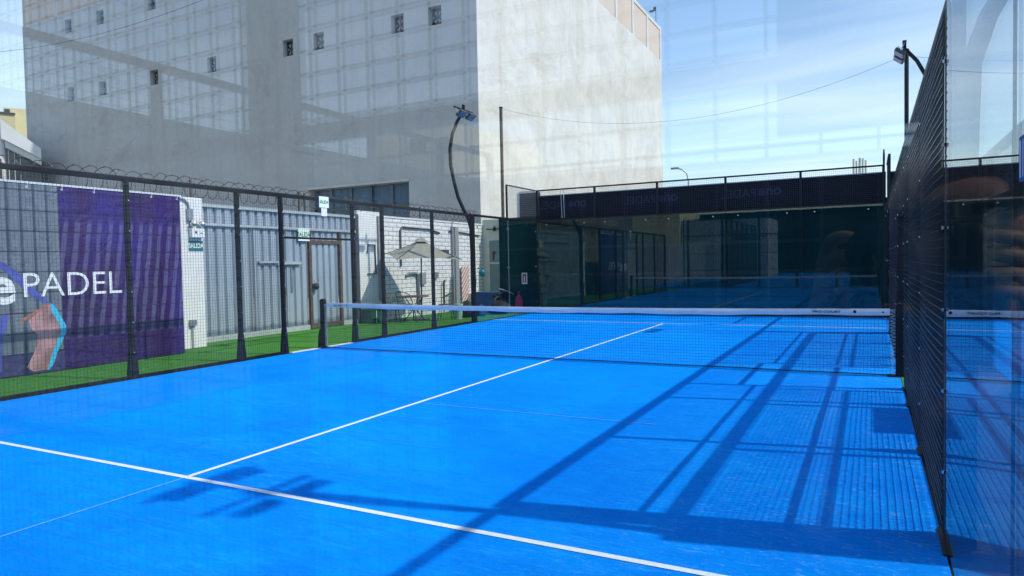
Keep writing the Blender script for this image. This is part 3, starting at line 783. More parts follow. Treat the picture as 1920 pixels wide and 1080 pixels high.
# perimeter wall on the near left, hidden behind the banner but mirrored in the glass
o = MB().box((-3.5, -22, -.05), (-3.38, 8.84, 2.9)).build('perimeter_wall', M['grey']); tag(rebase(o, (-3.45, 0, 0)), 'grey perimeter wall behind the purple banner', 'wall')

# razor wire
rz = thing('razor_wire', (-3.4, 12, 3.1), 'coiled razor wire running along the top of the left perimeter wall', 'razor wire')
pts = []; rnd = random.Random(3); mb = MB(); y = 2.0
while y < 22:
    r = rnd.uniform(.19, .235); r2_ = rnd.uniform(.19, .235); tl = rnd.uniform(-.02, .07); off = rnd.uniform(-.025, .025)
    for k in range(20):
        a = 2*PI*k/20; rr = r+(r2_-r)*k/20*0
        pts.append((-3.42+rr*math.sin(a), y+tl*math.sin(a)+.29*k/20, 3.40+off*math.sin(a/2)+rr*math.cos(a)))
    y += .29
mb.tube(pts, .0075, 3, False)
mb.build('coil', M['razor'], rz)
mb = MB()
for i in range(0, len(pts), 2):
    x, y, z = pts[i]; R = Matrix.Rotation(rnd.uniform(0, 3), 3, 'Y')
    mb.obox((x, y, z), (.045, .004, .012), R)
mb.build('barbs', M['razor'], rz)
MB().tube([(-3.42, 2, 3.50), (-3.42, 22, 3.50)], .003, 3).tube([(-3.42, 2, 3.22), (-3.42, 22, 3.22)], .003, 3).build('strand', M['razor'], rz)
for y in (3, 6, 9.7, 12.9, 13.1, 15.3, 15.4, 18.3, 21.5):
    MB().box((-3.44, y-.02, 2.95), (-3.40, y+.02, 3.56)).build('bracket', M['razor'], rz)

# ------------------------------------------------------------------ parasol, table, chairs, bags
ps = thing('parasol', (-2.05, 16.3, 0), 'open grey-green square parasol in front of the white brick wall', 'parasol')
top = Vector((-2.0, 16.3, 2.38)); cor = [Vector((-3.22, 16.05, 1.98)), Vector((-2.05, 15.15, 1.80)), Vector((-.72, 16.5, 1.76)), Vector((-1.95, 17.6, 1.92))]
def canopy(top, cor, sag, th=.01, n=8):
    mb = MB()
    for q in range(4):
        A, B = cor[q], cor[(q+1) % 4]
        def P(i, j):   # i down the slope, j along
            f = i/n; g = j/n
            p = top.lerp(A.lerp(B, g), f)
            e = A.lerp(B, g); mid = (A+B)/2
            p = p + (top-mid)*0.0
            p.z -= sag*math.sin(PI*f*.9)*.5 + sag*1.0*math.sin(PI*g)*f*f*-.6
            return p
        for i in range(n):
            for j in range(n):
                mb.quad(P(i, j), P(i, j+1), P(i+1, j+1), P(i+1, j))
    return mb
canopy(top, cor, .10).build('canopy', M['parasol'], ps, smooth=False)
vt = Vector((-2.0, 16.3, 2.45)); canopy(vt, [vt+(c-top)*.22+Vector((0, 0, -.02)) for c in cor], .02, n=4).build('vent', M['parasol'], ps)
MB().tube([(-2.05, 16.3, 0), (-2.0, 16.3, 2.42)], .022, 8).build('pole', M['rust'], ps)
mb = MB()
for c in cor: mb.tube([top-Vector((0, 0, .06)), c+Vector((0, 0, -.02))], .01, 4)
mb.build('ribs', M['darkgrey'], ps)
MB().lathe((-2.05, 16.3, -.008), [(.24, 0), (.24, .06), (.05, .09)], 16).build('base', M['darkgrey'], ps)

tb = thing('patio_table', (-2.05, 16.0, 0), 'round patio table with crossed legs under the parasol', 'table')
MB().lathe((-2.05, 15.95, .70), [(.42, 0), (.44, .01), (.44, .03), (.42, .04)], 28).build('tabletop', M['wood'], tb)
for k in range(4):
    a = PI/4+k*PI/2
    MB().tube([(-2.05+.32*math.cos(a), 15.95+.32*math.sin(a), -.005), (-2.05+.03*math.cos(a), 15.95+.03*math.sin(a), .36), (-2.05+.28*math.cos(a+.2), 15.95+.28*math.sin(a+.2), .70)], .014, 6).build('leg', M['black'], tb)
def chair(x, y, face, label):
    t = thing('wicker_chair', (x, y, 0), label, 'chair', 'round-backed chairs at the patio table')
    R = Matrix.Rotation(face, 3, 'Z')
    def W(p): v = R@Vector(p); return (x+v.x, y+v.y, v.z)
    MB().prism([W((.21*math.cos(a)*1.05, .22*math.sin(a), .44)) for a in [2*PI*k/16 for k in range(16)]], (0, 0, .03)).build('seat', M['wood'], t)
    arc = [W((-.24*math.cos(b), .25*math.sin(b)*1.05, .70+.14*math.cos(b))) for b in [(-1.9+3.8*k/14) for k in range(15)]]
    MB().tube(arc, .013, 6).build('back_rim', M['wood'], t)
    mb = MB()
    for k in range(1, 14):
        a = arc[k]; b = -1.9+3.8*k/14
        mb.tube([a, W((-.19*math.cos(b*.8), .20*math.sin(b*.8), .46))], .004, 4)
    mb.build('back_weave', M['wood'], t)
    for sx in (-1, 1):
        for sy in (-1, 1):
            MB().tube([W((.15*sx, .16*sy, .45)), W((.21*sx, .21*sy, -.005))], .011, 6).build('leg', M['black'], t)
chair(-2.35, 15.25, .9, 'wicker chair with a rounded back, left of the patio table')
chair(-1.35, 16.55, PI+.4, 'wicker chair with a rounded back, right of the patio table behind the black post')
chair(-2.7, 16.35, -.2, 'wicker chair at the back of the patio table by the wall')

def blob(name, c, s, m, label, cat, seed=1, grp=None, n=14):
    rnd = random.Random(seed); mb = MB(); prof = []
    ph = [rnd.uniform(0, 6) for _ in range(4)]
    base = len(mb.v); rows = 9
    for i in range(rows):
        f = i/(rows-1); rr = math.sin(PI*min(1, .16+.84*f))**.6 if f < 1 else 0.05
        for k in range(n):
            a = 2*PI*k/n
            w = 1+.12*math.sin(3*a+ph[0]+2*f)+.07*math.sin(5*a+ph[1]-3*f)
            mb.v.append((c[0]+s[0]*rr*w*math.cos(a), c[1]+s[1]*rr*w*math.sin(a), c[2]+s[2]*f*(1+.08*math.sin(2*a+ph[2]))))
    for i in range(rows-1):
        for k in range(n):
            k2 = (k+1) % n; mb.f.append((i*n+k, i*n+k2, (i+1)*n+k2, (i+1)*n+k))
    mb.f.append(tuple(range(n-1, -1, -1))); mb.f.append(tuple((rows-1)*n+k for k in range(n)))
    o = mb.build(name, M[m], smooth=True); return tag(rebase(o, c), label, cat, grp)
blob('duffel_bag', (-1.35, 17.75, -.01), (.30, .36, .50), 'bag', 'bulging dark bag on the grass beside the patio chair', 'bag', 4)
blob('blue_bundle', (-1.15, 18.25, -.01), (.16, .20, .36), 'bluecloth', 'crumpled blue cloth bundle leaning on the dark bag', 'cloth', 6)
blob('duffel_bag', (-1.0, 19.2, -.01), (.36, .42, .42), 'bag', 'low dark bag on the grass beside the glass corner post', 'bag', 9)
bk = thing('waste_bin', (-1.2, 16.95, 0), 'slim pale green bin behind the right patio chair', 'bin')
MB().lathe((-1.2, 17.0, -.008), [(.10, 0), (.13, .42)], 14).build('body', M['palegreen'], bk)
MB().lathe((-1.2, 17.0, .412), [(.14, 0), (.14, .03), (.12, .035)], 14).build('rim', M['palegreen'], bk)
gc = thing('crate', (-3.0, 15.15, 0), 'green plastic crate on the grass by the white wall', 'crate')
MB().box((-3.2, 15.0, -.008), (-2.85, 15.45, .36)).build('body', M['greencrate'], gc, bevel=.01)
MB().box((-3.22, 14.98, .36), (-2.83, 15.47, .39)).build('rim', M['greencrate'], gc)
MB().box((-2.85, 15.2, .0), (-2.843, 15.23, .36)).build('strap', M['offwhite'], gc)
MB().box((-2.85, 15.0, .10), (-2.845, 15.18, .13)).build('slot', M['black'], gc)

# things seen through the left glass corner
ex = thing('fire_extinguisher', (-.72, 20.1, 0), 'magenta covered fire extinguisher below its white sign at the far left corner', 'extinguisher')
MB().lathe((-.74, 20.08, 0), [(.13, 0), (.14, .1), (.13, .40), (.07, .52), (.03, .56)], 16).build('cover', M['magenta'], ex, smooth=True)
MB().tube([(-.74, 20.08, .56), (-.74, 20.08, .66), (-.68, 20.06, .68)], .02, 6).build('valve', M['magenta'], ex)
sg = thing('extinguisher_sign', (-.60, 20.25, .98), 'small white sign with a red extinguisher symbol on the dark screen', 'sign')
MB().box((-.70, 20.245, .92), (-.50, 20.255, 1.30)).build('plate', M['offwhite'], sg)
MB().box((-.665, 20.24, .98), (-.535, 20.2445, 1.26)).build('red_field', M['magenta'], sg)
MB().prism([(-.62, 20.238, 1.0), (-.58, 20.238, 1.0), (-.58, 20.238, 1.15), (-.59, 20.238, 1.2), (-.61, 20.238, 1.2), (-.62, 20.238, 1.15)], (0, .002, 0)).build('symbol', M['offwhite'], sg)
mt = thing('parked_motorcycle', (-1.2, 19.7, 0), 'dark motorcycle parked beyond the far left glass, chrome glinting', 'motorcycle')
for y in (19.15, 20.05):
    tr = []
    for k in range(25):
        a = 2*PI*k/24; tr.append((-1.15-.25*(y-19.6), y+.27*math.cos(a), .28+.27*math.sin(a)))
    MB().tube(tr, .045, 6, False).build('wheel', M['bag'], mt)
blob2 = MB().prism([(-1.22, 19.3, .42), (-1.22, 19.95, .45), (-1.22, 20.02, .62), (-1.22, 19.7, .70), (-1.22, 19.45, .62), (-1.22, 19.1, .66), (-1.22, 19.05, .58)], (.16, 0, 0)).build('body', M['camerablack'], mt, bevel=.03)
MB().tube([(-1.40, 19.95, .78), (-1.2, 19.9, .74), (-.86, 19.93, .60)], .016, 6).build('handlebar', M['chrome'], mt)
MB().lathe((-1.14, 19.40, .44), [(.03, 0), (.06, .03), (.06, .09), (.03, .12)], 10).build('engine_cover', M['chrome'], mt)
MB().tube([(-1.04, 19.3, .30), (-1.04, 19.9, .26)], .03, 8).build('exhaust', M['chrome'], mt)
ball = MB().lathe((-3.02, 21.6, 1.15), [(.03, 0), (.10, .04), (.13, .13), (.11, .24), (.03, .29)], 14).build('hanging_helmet', M['cyan'], smooth=True)
tag(rebase(ball, (-3.02, 21.6, 1.15)), 'turquoise helmet hanging on the wall left of the grey door', 'helmet')
o = MB().box((-3.1, 20.9, 0), (-1.5, 21.3, .62)).build('storage_bench', M['bluecloth'], bevel=.02); tag(rebase(o, (-2.3, 21.1, 0)), 'low dark blue bench cover in front of the grey door', 'bench')

# sticker on the near side glass and board on the neighbour's fence
st = thing('glass_sticker', (10.045, 1.84, 1.8), 'small blue and white sticker on the near right glass panel', 'sticker')
MB().box((10.046, 1.80, 1.79), (10.0485, 1.87, 1.91)).build('plate', M['bluecloth'], st)
MB().box((10.0455, 1.81, 1.80), (10.0458, 1.82, 1.90)).box((10.0455, 1.845, 1.80), (10.0458, 1.86, 1.90)).build('stripes', M['offwhite'], st)
o = MB().box((11.21, 6.86, .95), (11.22, 8.0, 1.74)).build('fence_board', M['purplemesh']); tag(rebase(o, (11.2, 7.4, .95)), "small board hung on the neighbouring court's fence behind the right mesh", 'board')

# ------------------------------------------------------------------ big warehouse
BY, BXR, BXL, BFAR = 30.95, -8.4, -50.0, 67.0
wh = thing('warehouse', ((BXL+BXR)/2, BY, 0), 'huge windowless grey concrete building filling the upper left, its right side sunlit', 'building')
def wall_holes(mb, axis, pos, a0, a1, z0, z1, holes, depth, dirn):
    """wall in plane axis=pos spanning a0..a1, z0..z1 with reveals of depth going in direction dirn"""
    A = sorted({a0, a1} | {h[0] for h in holes} | {h[1] for h in holes}); Z = sorted({z0, z1} | {h[2] for h in holes} | {h[3] for h in holes})
    def P(a, z, d=0): return (a, pos+d*dirn, z) if axis == 'y' else (pos+d*dirn, a, z)
    for i in range(len(A)-1):
        for j in range(len(Z)-1):
            ca, cz = (A[i]+A[i+1])/2, (Z[j]+Z[j+1])/2
            if any(h[0] < ca < h[1] and h[2] < cz < h[3] for h in holes): continue
            mb.quad(P(A[i], Z[j]), P(A[i+1], Z[j]), P(A[i+1], Z[j+1]), P(A[i], Z[j+1]))
    for h in holes:
        a, b, c, d = h
        mb.quad(P(a, c), P(a, d), P(a, d, depth), P(a, c, depth)); mb.quad(P(b, c), P(b, d), P(b, d, depth), P(b, c, depth))
        mb.quad(P(a, d), P(b, d), P(b, d, depth), P(a, d, depth)); mb.quad(P(a, c), P(b, c), P(b, c, depth), P(a, c, depth))
wins = [(-43.91, 15.1), (-39.97, 15.04), (-34.2, 15.0), (-28.4, 15.0), (-21.65, 15.0), (-19.21, 15.0), (-13.46, 15.0), (-10.99, 15.0)]
wins += [(x, z+5.1) for x, z in wins]
holes = [(x-.42, x+.42, z-.5, z+.5) for x, z in wins] + [(-20.3, -12.95, -.1, 6.29)]
GBX, GBR = -46.7, -41.3
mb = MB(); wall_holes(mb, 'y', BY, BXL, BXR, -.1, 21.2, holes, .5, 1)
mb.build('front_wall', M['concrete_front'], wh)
for x, z in wins:
    fan = MB().box((x-.42, BY+.35, z-.5), (x+.42, BY+.37, z+.5))
    w = fan.build('window', M['darkpane'], wh)
    b = MB()
    for k in range(6):
        a = k*PI/3
        b.prism([(x+.05*math.cos(a), BY+.30, z+.05*math.sin(a)), (x+.34*math.cos(a-.25), BY+.30, z+.34*math.sin(a-.25)), (x+.34*math.cos(a+.25), BY+.30, z+.34*math.sin(a+.25))], (0, .02, 0))
    b.build('fan_blades', M['grey'], w)
    MB().box((x-.42, BY+.26, z-.01), (x+.42, BY+.28, z+.01)).box((x-.01, BY+.255, z-.5), (x+.01, BY+.275, z+.5)).build('bars', M['darkgrey'], w)
MB().quad((-20.4, BY+.5, -.1), (-12.8, BY+.5, -.1), (-12.8, BY+.5, 6.4), (-20.4, BY+.5, 6.4)).build('loading_door', M['bluesheet'], wh)
mb = MB(); 
for x in (-18.9, -17.4, -15.9, -14.4): mb.box((x-.05, BY+.40, -.1), (x+.05, BY+.47, 6.28))
mb.box((-20.28, BY+.39, 5.0), (-12.97, BY+.399, 5.12)); mb.build('loading_door_frame', M['darkpane'], wh)
MB().box((-20.4, BY-.12, 6.30), (-12.9, BY-.002, 6.42)).build('lintel', M['concrete_side'], wh)
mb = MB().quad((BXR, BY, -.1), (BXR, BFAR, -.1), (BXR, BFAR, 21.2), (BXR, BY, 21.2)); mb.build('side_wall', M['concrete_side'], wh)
MB().quad((BXL, BFAR, -.1), (BXR, BFAR, -.1), (BXR, BFAR, 21.2), (BXL, BFAR, 21.2)).quad((BXL, BY, -.1), (BXL, BFAR, -.1), (BXL, BFAR, 21.2), (BXL, BY, 21.2)).build('rear_walls', M['concrete_front'], wh)
MB().quad((BXL, BY, 21.2), (BXR, BY, 21.2), (BXR, BFAR, 21.2), (BXL, BFAR, 21.2)).build('roof', M['asphalt_roof'], wh)
# top storey: white pillars with brick infill
pil = MB(); inf = MB(); y = BFAR
while y > BY:
    pil.box((BXR-.4, max(BY, y-.5), 21.2), (BXR, y, 24.3)); y2 = y-4.4
    if y2 > BY-1: inf.box((BXR-.3, max(BY+.01, y2), 21.2), (BXR-.06, y-.5, 24.1))
    y = y2
pil.box((BXR-.42, BY, 24.1), (BXR+.002, BFAR+.01, 24.4))
x = BXR-.41
while x > BXL:
    pil.box((max(BXL, x-.5), BY, 21.2), (x, BY+.4, 24.3)); x2 = x-5.2
    if x2 > BXL-1: inf.box((max(BXL, x2), BY+.06, 21.2), (x-.5, BY+.3, 24.1))
    x = x2
pil.box((BXL, BY-.002, 24.1), (BXR-.43, BY+.42, 24.4))
pil.build('top_pillars', M['concrete_side'], wh); inf.build('brick_infill', M['brick'], wh)
rl = thing('roof_lamp', (-8.6, 66, 24.4), 'tiny lamp on a thin mast at the far corner of the big building roof', 'lamp')
MB().tube([(-8.62, 66, 24.4), (-8.62, 66, 26.2)], .035, 5).build('mast', M['darkgrey'], rl)
MB().box((-9.25, 65.9, 25.75), (-8.85, 66.1, 25.87)).box((-8.86, 65.96, 25.8), (-8.62, 66.04, 26.15)).build('lamp_head', M['darkgrey'], rl)

# ------------------------------------------------------------------ other buildings
def local_frame(ang, D):
    d = Vector((-math.sin(ang), math.cos(ang), 0)); r = Vector((math.cos(ang), math.sin(ang), 0))
    O = Vector((9.685, -.445, 0))+d*D
    def P(a, b, z): return O+r*a+d*b+Vector((0, 0, z))
    return P
def lbox(mb, P, a0, a1, b0, b1, z0, z1):
    n = len(mb.v)
    mb.v += [tuple(P(*q)) for q in ((a0,b0,z0),(a1,b0,z0),(a1,b1,z0),(a0,b1,z0),(a0,b0,z1),(a1,b0,z1),(a1,b1,z1),(a0,b1,z1))]
    mb.f += [tuple(n+i for i in q) for q in ((0,3,2,1),(4,5,6,7),(0,1,5,4),(1,2,6,5),(2,3,7,6),(3,0,4,7))]; return mb
PA = local_frame(math.radians(63.4), 82)
def ya(px): return (px-25)*.0417
def yz(v): return (508-v)*.0515+1.6
yb = thing('yellow_house', tuple(PA(0, 0, 0)), 'pale yellow flat-roofed building beyond the left end of the fence', 'building')
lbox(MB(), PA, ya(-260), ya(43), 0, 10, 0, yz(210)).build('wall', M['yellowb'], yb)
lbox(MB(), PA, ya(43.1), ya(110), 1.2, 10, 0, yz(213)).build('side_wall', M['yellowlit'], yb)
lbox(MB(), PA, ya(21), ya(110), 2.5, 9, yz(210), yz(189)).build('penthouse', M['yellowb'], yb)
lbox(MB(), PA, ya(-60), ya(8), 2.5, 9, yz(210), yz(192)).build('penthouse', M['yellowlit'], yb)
lbox(MB(), PA, ya(9), ya(16), 4, 9, yz(210), yz(196)).build('stair_head', M['rust'], yb)
lbox(MB(), PA, ya(-260), ya(43.6), -.15, -.01, yz(210), yz(207.5)).build('roof_edge', M['darkgrey'], yb)
lbox(MB(), PA, ya(24), ya(34), 2.4, 2.49, yz(199), yz(192)).build('window', M['darkpane'], yb)
PB = local_frame(math.radians(63.4), 62)
def wa(px): return (px-25)*.0315
def wz(v): return (508-v)*.0389+1.6
wb = thing('white_office', tuple(PB(0, 0, 0)), 'modern white building with a rounded corner at the far left edge', 'building')
def lprism(pts, b0, b1):
    mb = MB(); k = len(pts); mb.v = [tuple(PB(a, b0, z)) for a, z in pts]+[tuple(PB(a, b1, z)) for a, z in pts]
    mb.f = [tuple(range(k)), tuple(range(2*k-1, k-1, -1))]+[(i, (i+1) % k, k+(i+1) % k, k+i) for i in range(k)]; return mb
lprism([(wa(15), wz(218)), (wa(18), wz(222)), (wa(55), wz(247)), (wa(90), wz(270)), (wa(90), wz(289)), (wa(24), wz(259)), (wa(15), wz(256))], 0, 6).build('upper_wall', M['whiteb'], wb)
lprism([(wa(22), wz(258.5)), (wa(90), wz(289.5)), (wa(90), wz(300)), (wa(22), wz(270))], .25, 6).build('lower_band', M['whiteb'], wb)
lprism([(wa(22), wz(270.5)), (wa(90), wz(300.5)), (wa(90), wz(340)), (wa(22), wz(340))], .9, 6).build('window_band', M['darkpane'], wb)
for px in (27, 38, 49): lprism([(wa(px), wz(271)), (wa(px+1.2), wz(271)), (wa(px+1.2), wz(340)), (wa(px), wz(340))], .8, .89).build('mullion', M['whiteb'], wb)
tw = MB(); c_ = PB(wa(12), 1.0, 0)
tw.lathe((c_.x, c_.y, 0), [(.33, 0), (.33, wz(224)), (.29, wz(220)), (.18, wz(218)), (.05, wz(217.5))], 20).build('round_corner', M['whiteb'], wb, smooth=True)
lprism([(wa(-60), wz(219)), (wa(5), wz(219)), (wa(5), wz(224)), (wa(-60), wz(224))], .6, 6).build('roof_slab', M['whiteb'], wb)
lprism([(wa(-60), wz(224.2)), (wa(5), wz(224.2)), (wa(5), wz(247)), (wa(-60), wz(247))], .9, 6).build('window', M['yellowb'], wb)
lprism([(wa(2.5), wz(225)), (wa(4.5), wz(225)), (wa(4.5), wz(247)), (wa(2.5), wz(247))], .8, .89).build('window_frame', M['darkpane'], wb)
lprism([(wa(-60), wz(247.2)), (wa(6), wz(247.2)), (wa(6), wz(261)), (wa(-60), wz(258))], .5, 6).build('ledge', M['whiteb'], wb)
lprism([(wa(-60), wz(261.2)), (wa(6), wz(261.2)), (wa(6), wz(294)), (wa(-60), wz(294))], .9, 6).build('window', M['yellowb'], wb)
lprism([(wa(-60), wz(294.2)), (wa(8), wz(294.2)), (wa(8), wz(345)), (wa(-60), wz(345))], .4, 6).build('lower_wall', M['whiteb'], wb)
lprism([(wa(-60), 0), (wa(110), 0), (wa(110), wz(345.2)), (wa(-60), wz(345.2))], .4, 6).build('base_wall', M['whiteb'], wb)

sl = thing('street_lamp', (-6.6, 70, 0), 'distant grey street lamp with a curved arm, right of the big building', 'street lamp')
MB().tube([(-6.6, 70, 0), (-6.6, 70, 9.6), (-6.75, 70, 10.4), (-7.2, 70, 10.85), (-7.6, 70, 10.98)], .07, 6).build('pole', M['galv'], sl)
MB().box((-8.35, 69.85, 10.95), (-7.55, 70.15, 11.12)).build('lamp_head', M['galv'], sl)
an = thing('antenna_tower', (8.65, 90, 0), 'distant cluster of pale antenna panels just above the far banner', 'antenna')
for i, x in enumerate((8.0, 8.3, 8.6, 8.95, 9.25)):
    MB().box((x-.10, 89.9, 11.4), (x+.10, 90.1, 13.1-.25*((i*7) % 3))).build('antenna_panel', M['cream'], an)
MB().tube([(8.65, 90.3, 0), (8.65, 90.3, 13.2)], .12, 6).build('mast', M['galv'], an)

# ------------------------------------------------------------------ behind the viewer (mirrored in the near glass)
MY = -1.05
rf = thing('rear_mesh_fence', (7, MY, 0), 'black mesh fence right behind the viewer, seen mirrored in the glass', 'fence')
mb = MB()
for i in range(0, 106):
    x = .0+.10*i; mb.tube([(x, MY, .05), (x, MY, 3.96)], .0047, 4, False)
for j in range(1, 62):
    z = .05+.0632*j; mb.tube([(0, MY+.006, z), (10.5, MY+.006, z)], .0042, 4, False)
mb.build('mesh_panel', M['wire'], rf)
for x in (.0, 2.0, 4.05, 6.05, 8.08, 10.1):
    MB().box((x-.065, MY-.12, 0), (x+.065, MY-.01, 4.0)).build('post', M['black'], rf)
for z in (1.0, 1.985, 2.97, 3.96): MB().box((-.05, MY-.055, z-.02), (10.2, MY-.012, z+.02)).build('rail', M['black'], rf)
f2 = thing('rear_side_fence', (2.2, -10, 0), 'side fence of the court behind the viewer with a grey cloth along it', 'fence')
XR = 2.2
for y in (-1.3, -3.0, -4.94, -6.85, -8.9, -11, -13):
    MB().box((XR-.06, y-.05, 0), (XR+.06, y+.05, 3.97)).build('post', M['black'], f2)
MB().box((XR-.04, -13, 3.97), (XR+.04, -1.25, 4.05)).build('top_rail', M['black'], f2)
MB().box((XR-.03, -13, .02), (XR-.01, -1.25, 3.42)).build('screen_cloth', M['brownfab'], f2)
mb = MB()
for i in range(117): y = -1.3-.1*i; mb.tube([(XR, y, .02), (XR, y, 3.97)], .003, 3, False)
for j in range(40): z = .1*j+.05; mb.tube([(XR, -1.3, z), (XR, -13, z)], .003, 3, False)
mb.build('mesh_panel', M['wire'], f2)
yh = thing('rear_yellow_house', (-8, -26, 0), 'pale yellow building behind the viewer', 'building')
MB().box((-11, -34, 0), (-6.4, -25.2, 7.9)).build('wall', M['yellowb'], yh)
MB().box((-8.6, -25.2, 6.6), (-7.8, -25.1, 7.3)).box((-7.2, -25.2, 6.5), (-6.6, -25.1, 7.2)).build('window', M['darkpane'], yh)
o = MB().box((-6.3, -33, 0), (1.5, -25.6, 5.4)).build('rear_grey_building', M['concrete_front']); tag(rebase(o, (-1, -29, 0)), 'low grey building behind the viewer', 'building')
o = MB().box((-24, -36, 0), (-11.1, -27.6, 6.6)).build('rear_brown_building', M['brick']); tag(rebase(o, (-17, -31, 0)), 'low brick building behind the viewer', 'building')

o = MB().box((-6, -42, 0), (16, -41.95, 4.4)).build('added_rear_windscreen', M['tarp']); tag(rebase(o, (5, -42, 0)), 'added dark windscreen far behind the viewer, darkening the reflections in the glass', 'windscreen')  # added out of view to darken what the glass walls mirror
o = MB().box((-22, -60, 0), (60, -48, 7.4)).build('rear_dark_building', M['tarp']); tag(rebase(o, (30, -54, 0)), 'long dark building far behind the viewer', 'building')
struct('aisle', MB().box((0, -1.08, -.05), (10.2, -.10, -.006)), M['darkgrey'])
o = MB().box((8.72, MY-.008, .04), (10.15, MY-.004, 1.80)).build('added_rear_cloth', M['tarp']); tag(rebase(o, (9.4, MY, 0)), 'added dark cloth on the lower mesh behind the viewer, blocking reflections', 'cloth')  # added out of view, blocks bright reflections low in the near glass
o = MB().box((9.52, MY-.008, 1.84), (10.15, MY-.004, 3.9)).build('added_rear_cloth', M['tarp']); tag(rebase(o, (9.8, MY, 1.84)), 'added tall dark cloth strip on the upper mesh behind the viewer, blocking sky reflections', 'cloth')  # added upper strip, keeps mirrored sky off the right of the glass

# ---- the photographer, standing behind the lens, mirrored faintly in the near glass
yaw_ = .479669479
CP = Vector((9.68478309, -.445306386, 0)); fwd = Vector((-math.sin(yaw_), math.cos(yaw_), 0)); rgt = Vector((math.cos(yaw_), math.sin(yaw_), 0))
PO = CP - fwd*.32
per = thing('person', (PO.x, PO.y, -.006), 'person in a dark shirt holding a camera up to the near glass', 'person')
def T(p): q = PO+rgt*p[0]+fwd*p[1]; return Vector((q.x, q.y, p[2]-.006))
def skin(name, chains, m, parent, root=0, sub=2):
    vs, es, rs = [], [], []; idx = {}
    for ch in chains:
        prev = None
        for it in ch:
            key = it[0] if isinstance(it, tuple) else it
            if isinstance(it, tuple) and key not in idx:
                idx[key] = len(vs); vs.append(T(it[1])); rs.append(it[2])
            i = idx[key]
            if prev is not None: es.append((prev, i))
            prev = i
    me = bpy.data.meshes.new(name); off = parent.location
    me.from_pydata([tuple(v-off) for v in vs], es, []); me.update()
    o = bpy.data.objects.new(name, me); COL.objects.link(o); o.parent = parent
    md = o.modifiers.new('skin', 'SKIN'); md.use_smooth_shade = True
    if not me.skin_vertices: me.attributes  # data layer is created by the modifier below
    bpy.context.view_layer.objects.active = o
    if not me.skin_vertices:
        with bpy.context.temp_override(object=o, active_object=o): bpy.ops.mesh.customdata_skin_add()
    for i, r in enumerate(rs):
        sv = me.skin_vertices[0].data[i]; sv.radius = (r, r) if isinstance(r, float) else r; sv.use_root = (i == root)
    sb = o.modifiers.new('sub', 'SUBSURF'); sb.levels = sb.render_levels = sub
    me.materials.append(m); return o
ch = [[('pel', (0, -.02, .94), (.14, .10)), ('wst', (0, -.02, 1.10), (.125, .09)), ('che', (0, -.02, 1.28), (.15, .10)), ('uch', (0, -.02, 1.40), (.10, .08)), ('nk', (0, .0, 1.49), .052), ('hb', (0, .03, 1.555), .066), ('hm', (0, .025, 1.63), .088), ('ht', (0, .015, 1.71), .062)],
      ['hm', ('ns', (0, .125, 1.60), .014)], ['hb', ('chin', (0, .10, 1.53), .03)],
      ['hm', ('el', (-.088, .01, 1.605), .016)], ['hm', ('er', (.088, .01, 1.605), .016)]]
for s_, nm in ((-1, 'L'), (1, 'R')):
    ch.append(['pel', ('hip'+nm, (.09*s_, -.02, .86), .085), ('kn'+nm, (.10*s_, .02, .48), .056), ('an'+nm, (.10*s_, -.03, .09), .038), ('to'+nm, (.115*s_, .12, .04), .034)])
ch.append(['uch', ('shL', (-.17, -.02, 1.385), .058), ('elL', (-.235, .06, 1.14), .042), ('wrL', (-.150, .165, 1.43), .027), ('pmL', (-.118, .205, 1.515), .034)])
ch.append(['uch', ('shR', (.17, -.02, 1.385), .058), ('elR', (.25, .03, 1.13), .042), ('wrR', (.125, .085, 1.46), .027), ('pmR', (.100, .115, 1.53), .032)])
for k in range(4):
    L_ = (1, 1.1, 1.05, .85)[k]; yy = .205+.021*k
    ch.append(['pmL', ('L%da' % k, (-.108+.004*k, .222, 1.612-.023*k), .0105), ('L%db' % k, (-.084+.003*k, .247, 1.624-.023*k), .0098), ('L%dc' % k, (-.062, .262, 1.626-.023*k), .0088), ('L%dd' % k, (-.042-.003*k, .268, 1.622-.023*k), .0078)])
    zz_ = 1.552+.021*k
    ch.append(['pmR', ('R%da' % k, (.098, .145, zz_), .0105), ('R%db' % k, (.088, .170, zz_+.004), .0095), ('R%dc' % k, (.074, .178, zz_+.006), .0085), ('R%dd' % k, (.058, .178, zz_+.006), .0075)])
ch.append(['pmL', ('Lta', (-.085, .20, 1.515), .012), ('Ltb', (-.045, .205, 1.528), .0105), ('Ltc', (-.008, .21, 1.540), .0085)])
ch.append(['pmR', ('Rta', (.085, .085, 1.55), .012), ('Rtb', (.068, .085, 1.585), .0105), ('Rtc', (.055, .09, 1.61), .0085)])
skin('body', ch, M['skin'], per)
skin('shirt', [[('a', (0, -.02, .96), (.155, .115)), ('b', (0, -.02, 1.10), (.14, .105)), ('c', (0, -.02, 1.28), (.165, .115)), ('d', (0, -.02, 1.405), (.115, .092)), ('e', (0, -.005, 1.45), .068)],
      ['d', ('f', (-.17, -.02, 1.385), .070), ('g', (-.208, .05, 1.19), .056)], ['d', ('h', (.17, -.02, 1.385), .070), ('i', (.238, .02, 1.18), .056)]], M['shirt'], per, 0)
skin('trousers', [[('a', (0, -.02, .98), (.148, .11)), ('b', (0, -.02, .92), (.15, .11)), ('c', (-.09, -.02, .84), .098), ('d', (-.10, .02, .48), .070), ('e', (-.10, -.025, .12), .058)],
      ['b', ('f', (.09, -.02, .84), .098), ('g', (.10, .02, .48), .070), ('h', (.10, -.025, .12), .058)]], M['bag'], per, 1)
skin('hair', [[('a', (0, -.045, 1.60), .070), ('b', (0, -.01, 1.68), .088), ('c', (0, .035, 1.715), .062)]], M['hair'], per, 1)
